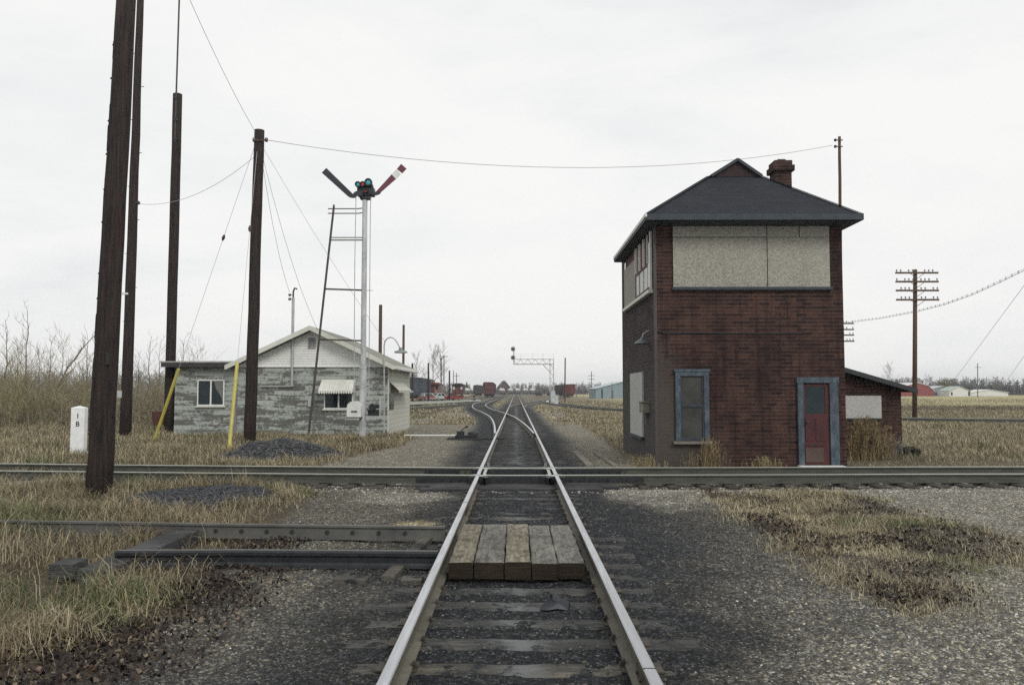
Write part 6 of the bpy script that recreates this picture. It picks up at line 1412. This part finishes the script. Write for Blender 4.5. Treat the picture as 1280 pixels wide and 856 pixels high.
# parked cars
def parked(label, u, Y, rz, body, top, lights=True):
    e = thing('parked_car', (0,0,0), label, 'car', 'cars parked beside the yard'); L, W = 4.9, 1.85
    prof = [(-2.45,.35),(-2.45,.75),(-2.3,.88),(-1.35,.92),(.95,.90),(2.3,.80),(2.45,.65),(2.45,.35)]
    mb = MB(); mb.prism([(-W/2, y, z) for y, z in prof], (W,0,0)); b_ = mb.build('body', body, e, local=True, bevel=.05)
    cab = [(-1.75,.9),(-1.0,1.36),(.25,1.38),(1.05,.9)]; mb = MB(); hw = W/2-.14
    vs = [(s*(W/2-.05 if z < 1 else hw-.08), y, z) for s in (-1,1) for y, z in cab]; mb.add(vs, [(0,1,2,3),(7,6,5,4),(0,4,5,1),(1,5,6,2),(2,6,7,3)]); mb.build('windows', M['glass'], e, local=True)
    mb = MB(); mb.box(-hw+.07, hw-.07, -1.02, .28, 1.355, 1.41)
    for s in (-1, 1):
        for a, b3 in (((-1.75,.9),(-1.0,1.37)), ((.25,1.38),(1.05,.9)), ((-.45,.9),(-.45,1.37))): mb.bar((s*(W/2-.05), a[0], a[1]) if a[1] < 1 else (s*(hw-.08), a[0], a[1]), (s*(hw-.08), b3[0], b3[1]) if b3[1] > 1 else (s*(W/2-.05), b3[0], b3[1]), .07, .07)
    mb.build('roof', top, e, local=True)
    for s in (-1, 1):
        for yv in (-1.45, 1.5):
            mb = MB(); mb.lathe([(0,-.1),(.27,-.1),(.33,-.07),(.33,.07),(.27,.1),(0,.1)], (s*(W/2-.08), yv, .33), 14, 0, 'x'); wlh = mb.build('wheel', M['black'], e, local=True)
            mb = MB(); mb.lathe([(0,-.015),(.16,-.015),(.14,.015),(0,.015)], (s*(W/2+.02), yv, .33), 10, 0, 'x'); mb.build('rim', M['galv'], wlh, local=True)
    mb = MB(); mb.box(-W/2+.02, W/2-.02, -2.54, -2.45, .42, .56); mb.box(-W/2+.02, W/2-.02, 2.45, 2.54, .42, .56); mb.build('bumper', M['galv'], e, local=True)
    for s in (-1, 1):
        MB().box(s*.6, s*.86, -2.47, -2.44, .62, .76).build('tail_light', M['redlens'], e, local=True); MB().box(s*.6, s*.86, 2.44, 2.47, .55, .68).build('headlight', M['galv'], e, local=True)
    p = at_y(u, 489, Y); place(e, (p.x, Y, .02), rz); return e
parked('red car with a white back end, leftmost of the parked cars', 533, 144, R(24), plain('car_red', (.16,.025,.022), .3, .1), wh)
parked('pale green and white sedan parked between the two red cars', 549.5, 150, R(-38), plain('car_pale_green', (.36,.43,.40), .3, .1), plain('car_white_top', (.6,.63,.6), .3, .1))
parked('dark red car, rightmost of the parked cars', 563.5, 152, R(-40), plain('car_dark_red', (.20,.02,.02), .3, .1), plain('car_dark_red_top', (.20,.02,.02), .3, .1))
# pale gravel road by the cars and road surface in front of the house corner
p1, p2, p3, p4 = at_z(505, 503.5), at_z(600, 500.3), at_z(602, 502.3), at_z(505, 508)
mb = MB(); mb.add([(p.x, p.y, .16) for p in (p1, p2, p3, p4)], [(0,1,2,3)]); tag(mb.build('road', plain('pale_gravel_road', (.24,.25,.22), .9, .15, scale=.3), None), kind='structure')
# signal gantry
YG = 118; gx1_ = at_y(692, 470, YG).x; gx0_ = at_y(687.5, 470, YG).x; gt = at_y(690, 449, YG).z; gb_ = at_y(690, 455.3, YG).z; bx = at_y(641.5, 452, YG).x
sg = thing('signal_gantry', ((gx0_+gx1_)/2, YG, 0), 'pale lattice cantilever signal gantry reaching left over the far tracks', 'signal gantry')
pg = M['wg'] = plain('white_grey_lattice_paint', (.34,.34,.32), .6, .2)
mb = MB(); tk = .075
for dy in (-.35, .35):
    for x in (gx0_, gx1_): mb.bar((x, YG+dy, .4), (x, YG+dy, gt), tk, tk)
    n = 9
    for k in range(n): za, zb_ = .6+(gb_-.6)*k/n, .6+(gb_-.6)*(k+1)/n; mb.bar((gx0_ if k % 2 else gx1_, YG+dy, za), (gx1_ if k % 2 else gx0_, YG+dy, zb_), .045, .045)
mb.build('mast', pg, sg)
mb = MB()
for dy in (-.35, .35):
    for z in (gb_, gt): mb.bar((bx, YG+dy, z), (gx1_, YG+dy, z), tk, tk)
    n = 10
    for k in range(n): xa, xb = bx+(gx0_-bx)*k/n, bx+(gx0_-bx)*(k+1)/n; mb.bar((xa, YG+dy, gb_ if k % 2 else gt), (xb, YG+dy, gt if k % 2 else gb_), .045, .045)
    p = at_y(678.5, 456, YG); q = at_y(687.5, 465, YG); mb.bar((p.x, YG+dy, gb_), (q.x, YG+dy, q.z), .07, .07)
mb.box(bx, gx1_, YG-.3, YG+.3, gb_+.03, gb_+.07)
for u in (651, 666, 678.5, 692): x = at_y(u, 450, YG).x; mb.bar((x, YG-.4, gt), (x, YG-.4, gt+.8), .035, .035)
for z in (gt+.45, gt+.75): mb.bar((bx, YG-.4, z), (gx1_, YG-.4, z), .012, .012)
mb.build('boom', pg, sg)
sx2 = at_y(642.3, 440, YG).x; mb = MB(); mb.tube([(sx2, YG, gb_), (sx2, YG, at_y(642,433,YG).z)], .07, 8); hd_ = mb.build('signal_mast', pg, sg)
for v in (436.3, 447):
    z = at_y(641.5, v, YG).z; mb = MB(); mb.lathe([(0,0),(.33,0),(.33,.03),(0,.03)], (sx2-.12, YG-.28, z), 18, 0, 'y'); mb.box(sx2-.27, sx2+.03, YG-.28, YG-.05, z-.17, z+.17); ds = mb.build('signal_disc', plain('grey_signal_disc', (.16,.165,.16), .6), hd_)
    mb = MB(); mb.lathe([(0,0),(.12,0),(.12,.05),(0,.05)], (sx2-.12, YG-.34, z), 12, 0, 'y'); mb.build('lens', M['glass'], ds)
for (u0, u1, v0, v1, Y, lb) in ((688.2, 693.8, 488.5, 501.5, 117.4, 'white relay cabinet at the foot of the signal gantry mast'), (693.6, 698.0, 494.5, 506.3, 106, 'lower white relay cabinet in front of the gantry, to its right')):
    a = at_y(u0, v0, Y); b3 = at_y(u1, v1, Y); e = thing('relay_cabinet', ((a.x+b3.x)/2, Y, 0), lb, 'relay cabinet', 'white cabinets by the signal gantry')
    mb = MB(); mb.box(a.x, b3.x, Y, Y+.5, .0, a.z); bd = mb.build('case', M['whitepole'], e, bevel=.02); mb = MB(); mb.box(a.x-.04, b3.x+.04, Y-.04, Y+.54, a.z+.002, a.z+.06); mb.build('lid', M['white'], e)
    MB().box(a.x+.05, b3.x-.05, Y-.02, Y-.001, .15, a.z-.08).build('door', M['whitepole'], bd)
e = at_z(684.5, 503); tg = thing('switch_target', (e.x, e.y, 0), 'small white switch marker beside the rails left of the gantry', 'switch marker'); MB().box(e.x-.22, e.x+.22, e.y-.15, e.y+.15, .05, .32).build('marker', M['white'], tg, bevel=.04); MB().bar((e.x-.7,e.y,.05),(e.x+.7,e.y,.05),.15,.1).build('timber', M['timber'], tg)
e = at_z(592.5, 501.5); tg = thing('switch_stand', (e.x, e.y, 0), 'small dark upright switch stand left of the curving tracks', 'switch stand'); mb = MB(); mb.tube([(e.x,e.y,0),(e.x,e.y,1.0)], .06, 6); mb.box(e.x-.22,e.x+.22,e.y-.1,e.y+.1,.0,.35); mb.box(e.x-.2,e.x+.2,e.y-.02,e.y+.02,.75,1.05); mb.build('stand', M['black'], tg)
p = at_z(730*0+575, 500.5); 
# distant poles
def fpole(label, u, vt, vb, Y, w_=.28, arms=(), lean=0, mat='pole_far'):
    b_ = at_y(u, vb, Y); t_ = at_y(u+lean, vt, Y); e = thing('distant_pole', (b_.x, Y, 0), label, 'pole', 'distant poles around the yard')
    MB().tube([(b_.x, Y, -.3), (t_.x, Y, t_.z)], [w_/2, w_*.42], 8).build('shaft', M[mat], e)
    for v in arms: z = at_y(u, v, Y).z; MB().box(t_.x-.9, t_.x+.9, Y-.2, Y-.1, z-.06, z+.06).build('crossarm', M[mat], e)
    return e
M['pole_hazy'] = plain('hazed_pole_wood', (.13,.12,.11), .9)  # distance haze mixed into the wood colour of the far poles
fpole('brown pole rising behind the block house roof, right of the semaphore mast', 475, 381, 470, 62, .30, lean=.8)
fpole('slim brown pole behind the gooseneck lamp', 504, 406, 470, 78, .26, lean=.6)
fpole('short black pole in front of the blue-grey boxcar', 515.5, 454, 499, 135, .36, mat='pole')
fpole('black pole left of the red and cream caboose', 535.5, 453.5, 499, 140, .34, mat='pole')
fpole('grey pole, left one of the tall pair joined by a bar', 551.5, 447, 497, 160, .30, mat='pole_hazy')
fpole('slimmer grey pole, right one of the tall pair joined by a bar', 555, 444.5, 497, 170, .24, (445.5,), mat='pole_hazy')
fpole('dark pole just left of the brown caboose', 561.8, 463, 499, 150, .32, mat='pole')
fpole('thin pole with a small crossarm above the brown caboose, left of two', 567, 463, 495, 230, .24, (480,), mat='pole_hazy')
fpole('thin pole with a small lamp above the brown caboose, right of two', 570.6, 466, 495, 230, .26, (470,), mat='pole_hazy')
fpole('brown pole standing in front of the red-ended boxcar', 706, 447, 498, 125, .22, lean=.5)
fpole('thin pole with two small arms between the boxcars and the blue shed', 739.3, 464, 495, 210, .22, (469.5, 474), mat='pole_hazy')
fpole('short pole in front of the blue shed', 765, 479, 495, 190, .2, mat='pole_hazy')
fpole('thin tall pole with arms above the long white greenhouse', 1222, 454, 495, 240, .28, (459,), mat='pole_hazy')
fpole('small pole beside the last boxcar of the right row', 720.5, 478, 495, 235, .2, mat='pole_hazy')
# far trees
FT = 'far bare trees'
pro3 = [make_tree('bare_tree', 'x', 60+i, 10, (.13,.12,.11), (.17,.16,.15), FT, spread=.36, nb=18, tw=3, up=.9, twr=.022, r=.14) for i in range(2)]
tput.h[id(pro3)] = 10
for q, (u, top, Y, lb) in enumerate([(521, 446, 190, 'bare tree rising behind the blue-grey boxcar'), (541, 438, 185, 'tall bare tree behind the red and cream caboose'), (551, 436, 195, 'tallest bare tree behind the pair of grey poles'), (1112, 456, 210, 'faint bare tree above the lean-to roof'), (1159, 470, 330, 'small bare tree behind the red barn'), (729, 478, 230, 'small bare tree left of the blue shed'), (1245, 473, 340, 'bare tree behind the greenhouse, left of two'), (1268, 474, 345, 'bare tree behind the greenhouse, right of two')]): tput(pro3, u, top, Y, q, lb)
def leafy(name, label, u, top, Y, colr, wr=.55, n=2600, conic=False):
    p = at_y(u, 489, Y); h = at_y(u, top, Y).z; e = thing(name, (p.x, Y, 0), label, 'tree'); MB().tube([(p.x,Y,-.2),(p.x,Y,h*.5)], [h*.03,h*.015], 6).build('trunk', M['pole'], e)
    cen = rs.normal(0, .42, (26,3)); k = rs.randint(0, 26, n); q = cen[k]+rs.normal(0, .17, (n,3)); 
    if conic: z = rs.rand(n)**1.4; a = rs.uniform(0,6.28,n); r_ = (1-z)*rs.uniform(.5,1,n); q = np.stack([r_*np.cos(a), r_*np.sin(a), z*2-1], 1)
    P = q*np.array([h*wr*.5, h*wr*.5, h*.42])+np.array([0,0,h*.55]); V = (P[:,None]+rs.normal(0, h*.022, (n,3,3))).reshape(-1,3)
    npmesh('crown', V, np.arange(n*3).reshape(-1,3), M['leaf'], np.repeat(np.array([colr])*rs.uniform(.6,1.4,(n,1)), 3, 0), e)
leafy('round_tree', 'rounded olive tree behind the farm buildings', 1182, 472, 330, (.14,.125,.07), .95)
leafy('dark_tree', 'dark low tree beside the pale green farm house', 1203, 480, 320, (.03,.035,.03), 1.0, 1500)
leafy('conifer', 'small dark conifer beyond the hopper wagon', 583.5, 477, 420, (.045,.055,.055), .55, 1500, True)
def treeline(name, label, spec, colr, seed, twr=.12):
    rr = random.Random(seed); segs = []
    for (u0, u1, Y0, Y1, hmin, hmax, n) in spec:
        for i in range(n):
            u = rr.uniform(u0, u1); Y = rr.uniform(Y0, Y1); p = at_y(u, 489, Y); h = rr.uniform(hmin, hmax); q = Vector((p.x, Y, -.3)); segs.append((q, q+Vector((rr.uniform(-.3,.3),0,h)), twr*1.4, twr*.5))
            for k in range(34):
                f = rr.uniform(.12, 1); s = q+Vector((rr.uniform(-.1,.1)*h, rr.uniform(-.1,.1)*h, h*f*.95)); d = Vector((rr.uniform(-1,1), rr.uniform(-1,1), rr.uniform(.0,1.3))).normalized()*h*rr.uniform(.12,.32)*(1.15-f*.6); segs.append((s, s+d, twr*.7, twr*.3))
    V, Fc = tubes_np(segs, 3); c = np.array(colr)[rs.choice(len(colr), len(segs))]*rs.uniform(.7,1.3,(len(segs),1)); return tag(npmesh(name, V, Fc, M['twig'], np.repeat(c, 6, 0)), label, 'woods', kind='stuff')
treeline('far_woods', 'grey-brown line of far woods along the horizon', [(620, 790, 520, 620, 4, 8.5, 230), (512, 632, 420, 560, 3, 7, 120), (1060, 1330, 380, 470, 5, 9.5, 330), (-60, 520, 330, 460, 6, 12, 380)], [(.10,.095,.10),(.13,.12,.115),(.085,.09,.075)], 9, .16)
treeline('far_hedge', 'dense low dark hedge in front of the far woods', [(620, 790, 500, 520, 2, 4, 220), (1150, 1330, 372, 380, 3, 5.4, 260), (-60, 520, 320, 330, 3, 5, 260)], [(.075,.075,.075),(.06,.062,.055)], 10, .22)

# haze: the damp air of the day
hz_ = MB(); hz_.box(-2400, 2400, -30, 1500, -3, 26); m, t, b = nt('haze_air'); t.nodes.remove(b); pv = t.nodes.new('ShaderNodeVolumePrincipled'); pv.inputs['Color'].default_value = (.88,.91,.95,1); pv.inputs['Density'].default_value = .00038; pv.inputs['Anisotropy'].default_value = .2
t.links.new(pv.outputs[0], t.nodes['Material Output'].inputs['Volume'])
HAZE = True
if HAZE: tag(hz_.build('haze', m, None), kind='stuff')
scene.cycles.use_denoising = False
